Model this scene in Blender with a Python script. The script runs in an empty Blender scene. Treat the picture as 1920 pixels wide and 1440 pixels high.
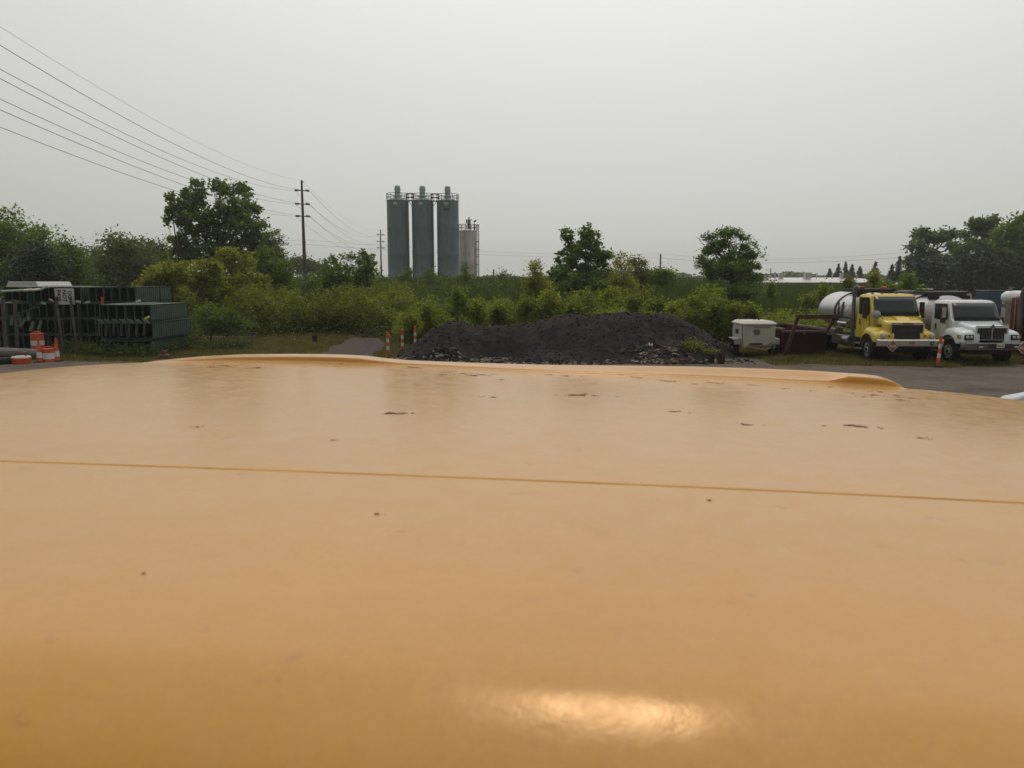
import bpy, bmesh, math, random
import numpy as np
from mathutils import Vector, Matrix
R = math.radians
random.seed(7); rng = np.random.default_rng(7)
SC = bpy.context.scene
COL = SC.collection

# ------------------------------------------------------------ camera, world, sun, exposure
CZ = 3.3; F = 1450.0; PITCH = R(7.54)
cam = bpy.data.cameras.new("camera"); camo = bpy.data.objects.new("camera", cam); COL.objects.link(camo)
cam.sensor_width = 36; cam.lens = F/1920*36; cam.clip_start = 0.01; cam.clip_end = 3000
camo.location = (0, 0, CZ); camo.rotation_euler = (math.pi/2-PITCH, 0, 0)
cam.dof.use_dof = True; cam.dof.focus_distance = 30; cam.dof.aperture_fstop = 16
SC.camera = camo
SUN_EL, SUN_AZ = 67.0, 9.2          # elevation; degrees right of straight ahead
w = bpy.data.worlds.new("World"); SC.world = w; w.use_nodes = True
nt = w.node_tree; bg = nt.nodes["Background"]
sky = nt.nodes.new("ShaderNodeTexSky"); sky.sky_type = 'NISHITA'; sky.sun_disc = False
sky.sun_elevation = R(SUN_EL); sky.sun_rotation = R(SUN_AZ); sky.dust_density = 4; sky.air_density = 1.5
hs = nt.nodes.new("ShaderNodeHueSaturation"); hs.inputs["Saturation"].default_value = 0.10
nt.links.new(sky.outputs[0], hs.inputs["Color"])
sd = Vector((math.sin(R(SUN_AZ))*math.cos(R(SUN_EL)), math.cos(R(SUN_AZ))*math.cos(R(SUN_EL)), math.sin(R(SUN_EL))))
# smoky overcast: the veil of smoke is bright round the sun and dim away from it
wt = nt.nodes.new("ShaderNodeTexCoord"); dt = nt.nodes.new("ShaderNodeVectorMath"); dt.operation = 'DOT_PRODUCT'
nt.links.new(wt.outputs["Generated"], dt.inputs[0]); dt.inputs[1].default_value = sd
wm = nt.nodes.new("ShaderNodeMapRange"); wm.inputs[1].default_value = -1; wm.inputs[2].default_value = 1; nt.links.new(dt.outputs["Value"], wm.inputs[0])
wr = nt.nodes.new("ShaderNodeValToRGB"); nt.links.new(wm.outputs[0], wr.inputs[0]); el = wr.color_ramp.elements
VEIL = [(0, .09), (.5, .22), (.64, .49), (.69, .57), (.757, .70), (.79, .77), (.83, .88), (.90, 1.06), (1, 1.35)]
while len(el) < len(VEIL): el.new(.5)
for i, (p_, v_) in enumerate(VEIL): el[i].position = p_; el[i].color = (v_*.99, v_, v_*(.72+.30*p_), 1)
wx = nt.nodes.new("ShaderNodeVectorMath"); wx.operation = 'SCALE'; wx.inputs["Scale"].default_value = 10; nt.links.new(wr.outputs[0], wx.inputs[0])
mx = nt.nodes.new("ShaderNodeMix"); mx.data_type = 'RGBA'; mx.inputs[0].default_value = 0.90
nt.links.new(hs.outputs[0], mx.inputs[6]); nt.links.new(wx.outputs[0], mx.inputs[7])
nt.links.new(mx.outputs[2], bg.inputs[0]); bg.inputs[1].default_value = 0.10
sl = bpy.data.lights.new("sun", 'SUN'); sl.energy = 0.5; sl.angle = R(11); sl.color = (1, .62, .33)
so = bpy.data.objects.new("sun", sl); COL.objects.link(so)
sd = Vector((math.sin(R(SUN_AZ))*math.cos(R(SUN_EL)), math.cos(R(SUN_AZ))*math.cos(R(SUN_EL)), math.sin(R(SUN_EL))))
so.rotation_euler = sd.to_track_quat('Z', 'Y').to_euler(); so.location = (0, 0, 60)
SC.view_settings.view_transform = 'Standard'; SC.view_settings.look = 'None'
SC.view_settings.exposure = 0; SC.view_settings.gamma = 1
SC.render.engine = 'CYCLES'

# ------------------------------------------------------------ pixel helpers (photo pixels -> world)
def ray(px, py):
    x = (px-960)/F; y = -(py-720)/F
    return Vector((x, math.cos(PITCH)+y*math.sin(PITCH), -math.sin(PITCH)+y*math.cos(PITCH)))
def P(px, py, Y):
    d = ray(px, py); t = Y/d.y
    return Vector((d.x*t, Y, CZ+d.z*t))
def G(px, py, z=0.0):
    d = ray(px, py); t = (z-CZ)/d.z
    return Vector((d.x*t, d.y*t, z))

# ------------------------------------------------------------ materials
MC = {}
def mat(name, col, rough=.6, metal=0., var=.25, scale=3., bump=0., bscale=None, dirt=None, dirt_amt=.5, dscale=1.5, coat=0., trans=0., stretch=None):
    if name in MC: return MC[name]
    m = bpy.data.materials.new(name); m.use_nodes = True; n = m.node_tree; b = n.nodes["Principled BSDF"]
    b.inputs["Roughness"].default_value = rough; b.inputs["Specular IOR Level"].default_value = .12 if rough >= .8 else .5; b.inputs["Metallic"].default_value = metal
    if coat: b.inputs["Coat Weight"].default_value = coat; b.inputs["Coat Roughness"].default_value = .05
    tc = n.nodes.new("ShaderNodeTexCoord"); src = tc.outputs["Object"]
    if stretch:
        mp = n.nodes.new("ShaderNodeMapping"); mp.inputs["Scale"].default_value = stretch
        n.links.new(src, mp.inputs[0]); src = mp.outputs[0]
    no = n.nodes.new("ShaderNodeTexNoise"); no.inputs["Scale"].default_value = scale; no.inputs["Detail"].default_value = 6
    n.links.new(src, no.inputs["Vector"])
    mr = n.nodes.new("ShaderNodeMapRange"); mr.inputs[1].default_value = .3; mr.inputs[2].default_value = .7
    mr.inputs[3].default_value = 1-var; mr.inputs[4].default_value = 1+var*.6
    n.links.new(no.outputs[0], mr.inputs[0])
    mu = n.nodes.new("ShaderNodeMix"); mu.data_type = 'RGBA'; mu.blend_type = 'MULTIPLY'; mu.inputs[0].default_value = 1
    mu.inputs[6].default_value = (*col, 1); n.links.new(mr.outputs[0], mu.inputs[7]); out = mu.outputs[2]
    if dirt:
        n2 = n.nodes.new("ShaderNodeTexNoise"); n2.inputs["Scale"].default_value = dscale; n2.inputs["Detail"].default_value = 8; n2.inputs["Roughness"].default_value = .65
        n.links.new(src, n2.inputs["Vector"])
        m2 = n.nodes.new("ShaderNodeMapRange"); m2.inputs[1].default_value = .62-.25*dirt_amt; m2.inputs[2].default_value = .72-.15*dirt_amt
        n.links.new(n2.outputs[0], m2.inputs[0])
        m3 = n.nodes.new("ShaderNodeMix"); m3.data_type = 'RGBA'; n.links.new(m2.outputs[0], m3.inputs[0])
        n.links.new(out, m3.inputs[6]); m3.inputs[7].default_value = (*dirt, 1); out = m3.outputs[2]
    n.links.new(out, b.inputs["Base Color"])
    if bump:
        n4 = n.nodes.new("ShaderNodeTexNoise"); n4.inputs["Scale"].default_value = bscale or scale*6; n4.inputs["Detail"].default_value = 5
        n.links.new(src, n4.inputs["Vector"])
        bp = n.nodes.new("ShaderNodeBump"); bp.inputs["Strength"].default_value = bump; bp.inputs["Distance"].default_value = .05
        n.links.new(n4.outputs[0], bp.inputs["Height"]); n.links.new(bp.outputs[0], b.inputs["Normal"])
    MC[name] = m; return m

def leafmat(name, col, tr=.4, var=.45):
    if name in MC: return MC[name]
    m = bpy.data.materials.new(name); m.use_nodes = True; n = m.node_tree; b = n.nodes["Principled BSDF"]; o = n.nodes["Material Output"]
    g = n.nodes.new("ShaderNodeNewGeometry"); mr = n.nodes.new("ShaderNodeMapRange")
    mr.inputs[3].default_value = 1-var; mr.inputs[4].default_value = 1+var
    n.links.new(g.outputs["Random Per Island"], mr.inputs[0])
    tc = n.nodes.new("ShaderNodeTexCoord"); no = n.nodes.new("ShaderNodeTexNoise"); no.inputs["Scale"].default_value = .9; no.inputs["Detail"].default_value = 3
    n.links.new(tc.outputs["Object"], no.inputs["Vector"])
    m2 = n.nodes.new("ShaderNodeMapRange"); m2.inputs[1].default_value = .3; m2.inputs[2].default_value = .7; m2.inputs[3].default_value = .65; m2.inputs[4].default_value = 1.35
    n.links.new(no.outputs[0], m2.inputs[0])
    mm = n.nodes.new("ShaderNodeMath"); mm.operation = 'MULTIPLY'; n.links.new(mr.outputs[0], mm.inputs[0]); n.links.new(m2.outputs[0], mm.inputs[1])
    mu = n.nodes.new("ShaderNodeMix"); mu.data_type = 'RGBA'; mu.blend_type = 'MULTIPLY'; mu.inputs[0].default_value = 1
    mu.inputs[6].default_value = (*col, 1); n.links.new(mm.outputs[0], mu.inputs[7])
    n.links.new(mu.outputs[2], b.inputs["Base Color"]); b.inputs["Roughness"].default_value = .5; b.inputs["Specular IOR Level"].default_value = .25
    t = n.nodes.new("ShaderNodeBsdfTranslucent"); h = n.nodes.new("ShaderNodeMix"); h.data_type = 'RGBA'; h.blend_type = 'MULTIPLY'; h.inputs[0].default_value = 1
    n.links.new(mu.outputs[2], h.inputs[6]); h.inputs[7].default_value = (1.5, 1.5, .5, 1); n.links.new(h.outputs[2], t.inputs[0])
    s = n.nodes.new("ShaderNodeMixShader"); s.inputs[0].default_value = tr
    n.links.new(b.outputs[0], s.inputs[1]); n.links.new(t.outputs[0], s.inputs[2]); n.links.new(s.outputs[0], o.inputs[0])
    MC[name] = m; return m

# ------------------------------------------------------------ object helpers
def tag(o, label=None, cat=None, group=None, kind=None):
    if label: o["label"] = label
    if cat: o["category"] = cat
    if group: o["group"] = group
    if kind: o["kind"] = kind
    return o
def thing(name, label, cat, loc=(0, 0, 0), rz=0, group=None):
    o = bpy.data.objects.new(name, None); COL.objects.link(o); o.location = loc; o.rotation_euler = (0, 0, rz); o.empty_display_size = .2
    return tag(o, label, cat, group)
def copy_tree(o, parent=None):
    c = o.copy(); COL.objects.link(c); c.parent = parent
    for ch in list(o.children): copy_tree(ch, c)
    return c

class MB:
    def __init__(s): s.v = []; s.f = []; s.m = []
    def add(s, vs, fs, mi=0):
        k = len(s.v); s.v += [tuple(v) for v in vs]; s.f += [tuple(i+k for i in f) for f in fs]; s.m += [mi]*len(fs); return s
    def box(s, c, d, rot=None, mi=0):
        vs = [Vector((sx*d[0]/2, sy*d[1]/2, sz*d[2]/2)) for sx in (-1, 1) for sy in (-1, 1) for sz in (-1, 1)]
        if rot is not None: vs = [rot @ v for v in vs]
        vs = [v+Vector(c) for v in vs]
        return s.add(vs, [(0, 1, 3, 2), (4, 6, 7, 5), (0, 4, 5, 1), (2, 3, 7, 6), (0, 2, 6, 4), (1, 5, 7, 3)], mi)
    def loft(s, secs, mi=0, caps=True, closed=True):
        n = len(secs[0]); vs = [p for q in secs for p in q]; fs = []
        for i in range(len(secs)-1):
            for j in range(n if closed else n-1):
                a = i*n+j; b = i*n+(j+1) % n; fs.append((a, b, b+n, a+n))
        if caps: fs.append(tuple(range(n))[::-1]); fs.append(tuple((len(secs)-1)*n+j for j in range(n)))
        return s.add(vs, fs, mi)
    def cyl(s, p0, p1, r0, r1=None, n=12, mi=0, caps=True):
        p0 = Vector(p0); p1 = Vector(p1); r1 = r0 if r1 is None else r1
        d = (p1-p0).normalized(); a = d.orthogonal().normalized(); b = d.cross(a)
        return s.loft([[p+(a*math.cos(t)+b*math.sin(t))*r for t in [2*math.pi*k/n for k in range(n)]] for p, r in ((p0, r0), (p1, r1))], mi, caps)
    def tube(s, pts, r, n=6, mi=0, caps=True):
        pts = [Vector(p) for p in pts]; secs = []; ref = None
        for i, p in enumerate(pts):
            d = (pts[min(i+1, len(pts)-1)]-pts[max(i-1, 0)]).normalized()
            if ref is None: ref = d.orthogonal().normalized()
            a = (ref-d*ref.dot(d)).normalized(); ref = a; b = d.cross(a)
            rr = r[i] if isinstance(r, (list, tuple)) else r
            secs.append([p+(a*math.cos(t)+b*math.sin(t))*rr for t in [2*math.pi*k/n for k in range(n)]])
        return s.loft(secs, mi, caps)
    def lathe(s, prof, c=(0, 0, 0), n=20, mi=0, axis='z', a0=0, a1=2*math.pi, caps=True):
        secs = []
        for r, h in prof:
            q = []
            for k in range(n):
                t = a0+(a1-a0)*k/n
                x, y = r*math.cos(t), r*math.sin(t)
                q.append({'z': (c[0]+x, c[1]+y, c[2]+h), 'x': (c[0]+h, c[1]+x, c[2]+y), 'y': (c[0]+x, c[1]+h, c[2]+y)}[axis])
            secs.append(q)
        return s.loft(secs, mi, caps)
    def build(s, name, m, parent=None, smooth=True, bevel=0., ang=40, loc=None):
        me = bpy.data.meshes.new(name); me.from_pydata(s.v, [], s.f)
        for mm in (m if isinstance(m, (list, tuple)) else [m]): me.materials.append(mm)
        me.polygons.foreach_set('material_index', s.m)
        bm = bmesh.new(); bm.from_mesh(me); bmesh.ops.recalc_face_normals(bm, faces=bm.faces); bm.to_mesh(me); bm.free()
        if smooth:
            me.polygons.foreach_set('use_smooth', [True]*len(me.polygons)); me.set_sharp_from_angle(angle=R(ang))
        o = bpy.data.objects.new(name, me); COL.objects.link(o); o.parent = parent
        if loc: o.location = loc
        if bevel:
            b = o.modifiers.new("bevel", 'BEVEL'); b.width = bevel; b.segments = 2; b.limit_method = 'ANGLE'; b.angle_limit = R(35)
        return o

def text(name, s, size, m, parent, loc, rot, ext=.002, align='CENTER', bold=0.):
    c = bpy.data.curves.new(name, 'FONT'); c.body = s; c.size = size; c.extrude = ext; c.align_x = align; c.align_y = 'CENTER'; c.offset = bold; c.resolution_u = 3
    t = bpy.data.objects.new(name, c); COL.objects.link(t)
    dg = bpy.context.evaluated_depsgraph_get(); me = bpy.data.meshes.new_from_object(t.evaluated_get(dg))
    COL.objects.unlink(t); bpy.data.objects.remove(t)
    me.materials.clear(); me.materials.append(m)
    o = bpy.data.objects.new(name, me); COL.objects.link(o); o.parent = parent; o.location = loc; o.rotation_euler = rot
    return o

def npmesh(name, verts, k, m, parent=None, smooth=False):
    """verts (N*k,3): N separate k-gons"""
    n = len(verts)//k; me = bpy.data.meshes.new(name)
    me.vertices.add(len(verts)); me.vertices.foreach_set('co', np.ascontiguousarray(verts, dtype=np.float32).ravel())
    me.loops.add(n*k); me.loops.foreach_set('vertex_index', np.arange(n*k, dtype=np.int32))
    me.polygons.add(n); me.polygons.foreach_set('loop_start', np.arange(0, n*k, k, dtype=np.int32)); me.polygons.foreach_set('loop_total', np.full(n, k, dtype=np.int32))
    me.update(calc_edges=True); me.materials.append(m)
    o = bpy.data.objects.new(name, me); COL.objects.link(o); o.parent = parent
    return o
def leaves(c, size, droop=.3, aspect=.55):
    """c (N,3) centres -> quad verts (N*4,3)"""
    n = len(c); d = rng.normal(size=(n, 3)); d[:, 2] = d[:, 2]*.6-droop; d /= np.linalg.norm(d, axis=1)[:, None]
    e = rng.normal(size=(n, 3)); e -= (e*d).sum(1)[:, None]*d; e /= np.linalg.norm(e, axis=1)[:, None]
    s = size*rng.uniform(.6, 1.35, (n, 1)); a = d*s*.5; b = e*s*.5*aspect
    return np.stack([c-a, c+b-a*.15, c+a, c-b-a*.15], 1).reshape(-1, 3)

# ------------------------------------------------------------ terrain
def smooth(a, b, x): t = np.clip((x-a)/(b-a), 0, 1); return t*t*(3-2*t)
def hz(x, y):
    x = np.asarray(x, float); y = np.asarray(y, float); q = x/np.maximum(y, 1)
    berm = 1.9*smooth(44, 78, y)*(1-.42*smooth(.22, .33, q))*(1-smooth(.45, .54, q))*(1-smooth(105, 128, y))
    return berm - .9*smooth(110, 150, y) + .05*np.sin(x*.7+1)*np.sin(y*.5)*smooth(38, 48, y)
def H(x, y): return float(hz(x, y))
def grassmask(x, y):
    q = x/np.maximum(y, 1); n = np.sin(x*.9+1.3*np.sin(y*.6))*.5+np.sin(x*2.3+y*1.7)*.3
    # boundary of gravel yard / grass depends on azimuth
    edge = np.interp(q, [-.9, -.66, -.5, -.3, -.2, -.1, .28, .34, .5, .56, .62, .8], [34.5, 33.3, 31.4, 31, 31, 37.5, 36, 30.8, 30.0, 30.1, 30.2, 30.4])
    g = smooth(-.5, .7, y-edge+n*.6)
    # dirt path at px 620-700
    pc = np.interp(y, [20, 32, 36, 41, 46], [-7.2, -7.5, -7.6, -8.0, -8.7]); pw = np.interp(y, [30, 36, 41, 46], [1.5, 1.2, 1.0, .7])
    path = (1-smooth(pw, pw+.4, np.abs(x-pc+n*.25)))*(1-smooth(45, 47, y))
    return (g*(1-path), path)
ys = np.concatenate([np.arange(-30, 20, 5.), np.arange(20, 60, .35), np.arange(60, 130, 2.), np.arange(130, 500, 15.), [700, 1000, 1800, 2600]])
def xs_for(): return np.sign(np.linspace(-1, 1, 301))*np.abs(np.linspace(-1, 1, 301))**1.0
U = np.linspace(-1, 1, 341)
V = []
for y in ys:
    half = max(60, y*1.6); V.append(np.stack([U*half, np.full_like(U, y), np.zeros_like(U)], 1))
V = np.concatenate(V); V[:, 2] = hz(V[:, 0], V[:, 1])
nx = len(U); ny = len(ys)
fs = [(j*nx+i, j*nx+i+1, (j+1)*nx+i+1, (j+1)*nx+i) for j in range(ny-1) for i in range(nx-1)]
me = bpy.data.meshes.new("ground"); me.from_pydata(V.tolist(), [], fs)
at = me.attributes.new("grass", 'FLOAT', 'POINT'); at.data.foreach_set('value', grassmask(V[:, 0], V[:, 1])[0].astype(np.float32)); at = me.attributes.new('path', 'FLOAT', 'POINT'); at.data.foreach_set('value', (grassmask(V[:, 0], V[:, 1])[1]*smooth(30.5, 32, V[:, 1])).astype(np.float32))
me.polygons.foreach_set('use_smooth', [True]*len(me.polygons))
ground = bpy.data.objects.new("ground", me); COL.objects.link(ground); tag(ground, kind="structure")
m = bpy.data.materials.new("ground"); m.use_nodes = True; n = m.node_tree; b = n.nodes["Principled BSDF"]; b.inputs["Roughness"].default_value = .95; b.inputs["Specular IOR Level"].default_value = .15
def N(t, **k):
    q = n.nodes.new(t)
    for a, v in k.items(): q.inputs[a].default_value = v
    return q
tc = N("ShaderNodeTexCoord")
def noise(sc, det=6, ro=.6):
    q = N("ShaderNodeTexNoise", Scale=sc, Detail=det, Roughness=ro); n.links.new(tc.outputs["Object"], q.inputs["Vector"]); return q.outputs[0]
def ramp(src, stops):
    q = n.nodes.new("ShaderNodeValToRGB"); n.links.new(src, q.inputs[0]); e = q.color_ramp.elements
    while len(e) < len(stops): e.new(.5)
    for i, (p, c) in enumerate(stops): e[i].position = p; e[i].color = (*c, 1)
    return q.outputs[0]
def mix(f, a, b_, bt='MIX'):
    q = n.nodes.new("ShaderNodeMix"); q.data_type = 'RGBA'; q.blend_type = bt
    for k, v in ((0, f), (6, a), (7, b_)):
        if isinstance(v, (int, float)): q.inputs[k].default_value = v
        elif isinstance(v, tuple): q.inputs[k].default_value = (*v, 1)
        else: n.links.new(v, q.inputs[k])
    return q.outputs[2]
grav = ramp(noise(.5, 8, .7), [(.3, (.085, .068, .054)), (.55, (.14, .118, .096)), (.75, (.19, .165, .14))])
grav = mix(.8, grav, ramp(noise(14, 6, .8), [(.3, (.45, .45, .45)), (.55, (1, 1, 1)), (.75, (1.7, 1.65, 1.6))]), 'MULTIPLY')
gra = ramp(noise(.8, 8, .7), [(.3, (.040, .045, .016)), (.5, (.075, .068, .030)), (.7, (.12, .10, .06))])
ga = n.nodes.new("ShaderNodeAttribute"); ga.attribute_name = "grass"
ad = n.nodes.new("ShaderNodeMath"); ad.operation = 'ADD'; n.links.new(ga.outputs["Fac"], ad.inputs[0])
nn = n.nodes.new("ShaderNodeMapRange"); n.links.new(noise(3, 8, .8), nn.inputs[0]); nn.inputs[3].default_value = -.7; nn.inputs[4].default_value = .7; nn.inputs[1].default_value = .25; nn.inputs[2].default_value = .75
n.links.new(nn.outputs[0], ad.inputs[1]); ad.use_clamp = True
pa_ = n.nodes.new('ShaderNodeAttribute'); pa_.attribute_name = 'path'
grav = mix(pa_.outputs['Fac'], grav, ramp(noise(2.5, 8, .8), [(.3, (.045, .036, .034)), (.7, (.10, .082, .078))]))
n.links.new(mix(ad.outputs[0], grav, gra), b.inputs["Base Color"])
bp = N("ShaderNodeBump", Strength=.8, Distance=.06); n.links.new(noise(9, 8, .8), bp.inputs["Height"]); n.links.new(bp.outputs[0], b.inputs["Normal"])
me.materials.append(m)

# ------------------------------------------------------------ yellow cab roof under the camera
PSI = .13; cs, sn = math.cos(PSI), math.sin(PSI)
def integ(xs, slopes, x0, sig, lo, hi, dx=.002):
    g = np.arange(lo, hi, dx); s = np.interp(g, xs, slopes); k = int(4*sig/dx); ker = np.exp(-.5*(np.arange(-k, k+1)*dx/sig)**2); ker /= ker.sum()
    s = np.convolve(np.pad(s, k, mode='edge'), ker, 'valid'); z = np.cumsum(s)*dx; z -= np.interp(x0, g, z); return g, z
gP, zP = integ([.02, .10, .15, .19, .22, .235, .247, .258, .274, .289, .297, .312, .335, .45, .56, .6, .9, 1.15, 1.55, 1.62], [3.5, 2.4, 1.7, 1.3, 1.15, .92, .66, .48, .375, .29, .07, .055, .022, .018, .016, .0, -.010, -.020, -.036, -.06], .6, .0045, -.05, 1.7)
gQ, zQ = integ([-1.8, -1.6, -1.45, -1.2, -1.05, -.9, -.75, -.5, 0, .3, .48, .6, .75, .9, 1.05, 1.2, 1.3], [2.2, .7, .25, .08, .05, .025, .01, 0, -.008, -.02, -.05, -.09, -.12, -.2, -.4, -.9, -1.8], -.5, .05, -1.9, 1.5)
gE = np.arange(-2, 1.6, .01); zE = np.interp(gE, [-1, -.65, -.16, .257, .446, .6, .81, 1.3], [0, 0, -.0125, -.0165, -.0192, -.0175, -.016, -.016])
zE = np.convolve(np.pad(zE, 12, mode='edge'), np.hanning(27)[1:-1]/np.hanning(27).sum(), 'valid')
def roofz(u, v): return CZ-.150+np.interp(v, gP, zP)+np.interp(u, gQ, zQ)+np.interp(u, gE, zE)*smooth(.62, 1.6, np.asarray(v))*1.02-.0006*np.exp(-((np.asarray(v)-.578)/.0022)**2)
def uvw(u, v): return (u*cs+v*sn, -u*sn+v*cs)
VE = 1.55
cabm = bpy.data.materials.new("yellow_cab_paint"); cabm.use_nodes = True; n = cabm.node_tree; b = n.nodes["Principled BSDF"]
tc = N("ShaderNodeTexCoord")
c0 = ramp(noise(2.2, 8, .6), [(.3, (.445, .200, .005)), (.7, (.505, .232, .010))])
c0 = mix(ramp(noise(28, 8, .7), [(.60, (0, 0, 0)), (.75, (.45, .45, .45))]), c0, (.32, .15, .02))
mp = N("ShaderNodeMapping"); mp.inputs["Scale"].default_value = (4, 16, 4); n.links.new(tc.outputs["Object"], mp.inputs[0])
q = N("ShaderNodeTexNoise", Scale=1.2, Detail=8, Roughness=.7); n.links.new(mp.outputs[0], q.inputs["Vector"])
c0 = mix(ramp(q.outputs[0], [(.55, (0, 0, 0)), (.8, (.5, .5, .5))]), c0, (.52, .26, .03))
c0 = mix(.3, c0, ramp(noise(230, 4, .7), [(.3, (.80, .80, .78)), (.5, (1, 1, 1)), (.7, (1.16, 1.16, 1.18))]), 'MULTIPLY')
c0 = mix(ramp(noise(45, 4, .6), [(.66, (0, 0, 0)), (.74, (.5, .5, .5))]), c0, (.25, .11, .03))
c0 = mix(ramp(noise(11, 8, .75), [(.62, (0, 0, 0)), (.72, (.28, .28, .28))]), c0, (.27, .12, .03))
n.links.new(c0, b.inputs["Base Color"])
rr = N("ShaderNodeMapRange"); n.links.new(noise(7, 8, .7), rr.inputs[0]); rr.inputs[1].default_value = .3; rr.inputs[2].default_value = .7; rr.inputs[3].default_value = .32; rr.inputs[4].default_value = .42
n.links.new(rr.outputs[0], b.inputs["Roughness"]); b.inputs["Specular IOR Level"].default_value = .04
cw_ = N("ShaderNodeMapRange"); n.links.new(noise(34, 7, .7), cw_.inputs[0]); cw_.inputs[1].default_value = .35; cw_.inputs[2].default_value = .65; cw_.inputs[3].default_value = .85; cw_.inputs[4].default_value = 1.0; n.links.new(cw_.outputs[0], b.inputs["Coat Weight"])
b.inputs["Sheen Weight"].default_value = .45; b.inputs["Sheen Roughness"].default_value = .4; b.inputs["Sheen Tint"].default_value = (1, .66, .32, 1)
cr_ = N("ShaderNodeMapRange"); n.links.new(noise(30, 6, .75), cr_.inputs[0]); cr_.inputs[1].default_value = .38; cr_.inputs[2].default_value = .62; cr_.inputs[3].default_value = .12; cr_.inputs[4].default_value = .25; n.links.new(cr_.outputs[0], b.inputs["Coat Roughness"]); b.inputs["Coat IOR"].default_value = 1.6
bp = N("ShaderNodeBump", Strength=.10, Distance=.002); n.links.new(noise(60, 6, .7), bp.inputs["Height"])
bp2 = N("ShaderNodeBump", Strength=.03, Distance=.01); n.links.new(noise(38, 6, .7), bp2.inputs["Height"]); n.links.new(bp2.outputs[0], bp.inputs["Normal"]); n.links.new(bp.outputs[0], b.inputs["Normal"])
n.links.new(bp.outputs[0], b.inputs["Coat Normal"])
rustm = mat("rust_flake", (.15, .052, .03), .9, var=.5, scale=60)
cab = thing("yellow_truck", "yellow truck whose broad scratched cab roof fills the foreground", "truck", (.15, .8, 0), -PSI)
inv = cab.matrix_basis.inverted() if False else Matrix.Translation((.15, .8, 0)) @ Matrix.Rotation(-PSI, 4, 'Z'); inv = inv.inverted()
def L(p): return inv @ Vector(p)
us = np.concatenate([np.linspace(-1.78, -1.0, 30, endpoint=False), np.linspace(-1.0, .95, 120, endpoint=False), np.linspace(.95, 1.32, 22)])
vs_ = np.concatenate([np.linspace(.03, .36, 70, endpoint=False), np.linspace(.36, .55, 20, endpoint=False), np.linspace(.55, .570, 6, endpoint=False), np.linspace(.570, .586, 36, endpoint=False), np.linspace(.586, .605, 6, endpoint=False), np.linspace(.605, 1.555, 60)])
mb = MB(); vv = []
for v in vs_:
    for u in us:
        x, y = uvw(u, v); vv.append(L((x, y, roofz(u, v))))
nu = len(us)
for j in range(len(vs_)-1):
    mb.add([], [], 0); fcs = [(j*nu+i, j*nu+i+1, (j+1)*nu+i+1, (j+1)*nu+i) for i in range(nu-1)]
    if j == 0: mb.add(vv, fcs, 0)
    else: mb.f += fcs; mb.m += [2 if .5765 < vs_[j] < .5795 else 0]*len(fcs)
# rust flakes and chips in the paint
def roofhit(px, py):
    d = ray(px, py); t = .02
    while t < 4:
        x, y, z = d.x*t, d.y*t, CZ+d.z*t; u = x*cs-y*sn; v = x*sn+y*cs
        if z < roofz(u, v) and v > .2: return u, v, Vector((x, y, z)).length
        t += .002
    return None
spots = [(735,776,14),(757,775,5),(1085,741,15),(1073,742,7),(1400,797,8),(1596,798,12),(1612,800,10),(1262,772,8),(905,703,11),(940,712,6),(1030,703,7),(1252,715,12),(1240,713,7),(1330,717,9),(1345,719,8),(1650,735,9),(1640,741,11),(1712,747,10),(1690,750,8),(1770,735,10),(1745,738,7),(1556,726,8),(1330,940,6),(707,965,6),(270,1077,4),(402,681,8),(418,686,14),(396,689,12),(482,690,12),(428,687,8),(640,683,6),(775,689,15),(828,703,8),(870,701,10),(885,704,15),(1100,697,6),(1140,700,8),(1165,703,9),(1185,707,6),(1200,709,8),(1620,744,6),(1520,733,5),(1725,822,5),(925,745,6),(370,801,3),(624,826,3),(1035,698,5),(1060,705,9),(1300,720,6),(1410,722,7),(1470,729,6),(1680,742,7),(1800,740,8),(1850,748,6)]
for px, py, wd in spots:
    h = roofhit(px, py)
    if not h: continue
    u0, v0, dist = h; r = wd/F*dist*(.50 if py < 850 else .22)
    if v0 > 1.53: continue
    bits = [(u0, v0, r)]+[(u0+random.gauss(0, r*1.3), v0+random.gauss(0, r*.8), r*random.uniform(.12, .4)) for _ in range(4 if py < 850 else 1)]
    for bu, bv, br in bits:
        k = 15; ring = []; ph = random.uniform(0, 6)
        for i in range(k):
            a = 2*math.pi*i/k; rr_ = br*(.75+.25*math.sin(3*a+ph))*random.uniform(.6, 1.1); u = bu+math.cos(a)*rr_; v = min(bv+math.sin(a)*rr_*.5, 1.54)
            x, y = uvw(u, v); ring.append(L((x, y, roofz(u, v)+.0003)))
        x, y = uvw(bu, bv); c = L((x, y, roofz(bu, bv)+.0008))
        mb.add([c]+ring, [(0, 1+i, 1+(i+1) % k) for i in range(k)], 1)
mb.build("roof", [cabm, rustm, mat("seam_strip", (.43, .20, .010), .8, var=.35, scale=14)], cab, ang=60)  # seam faces get a matte tone close to the paint
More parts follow.
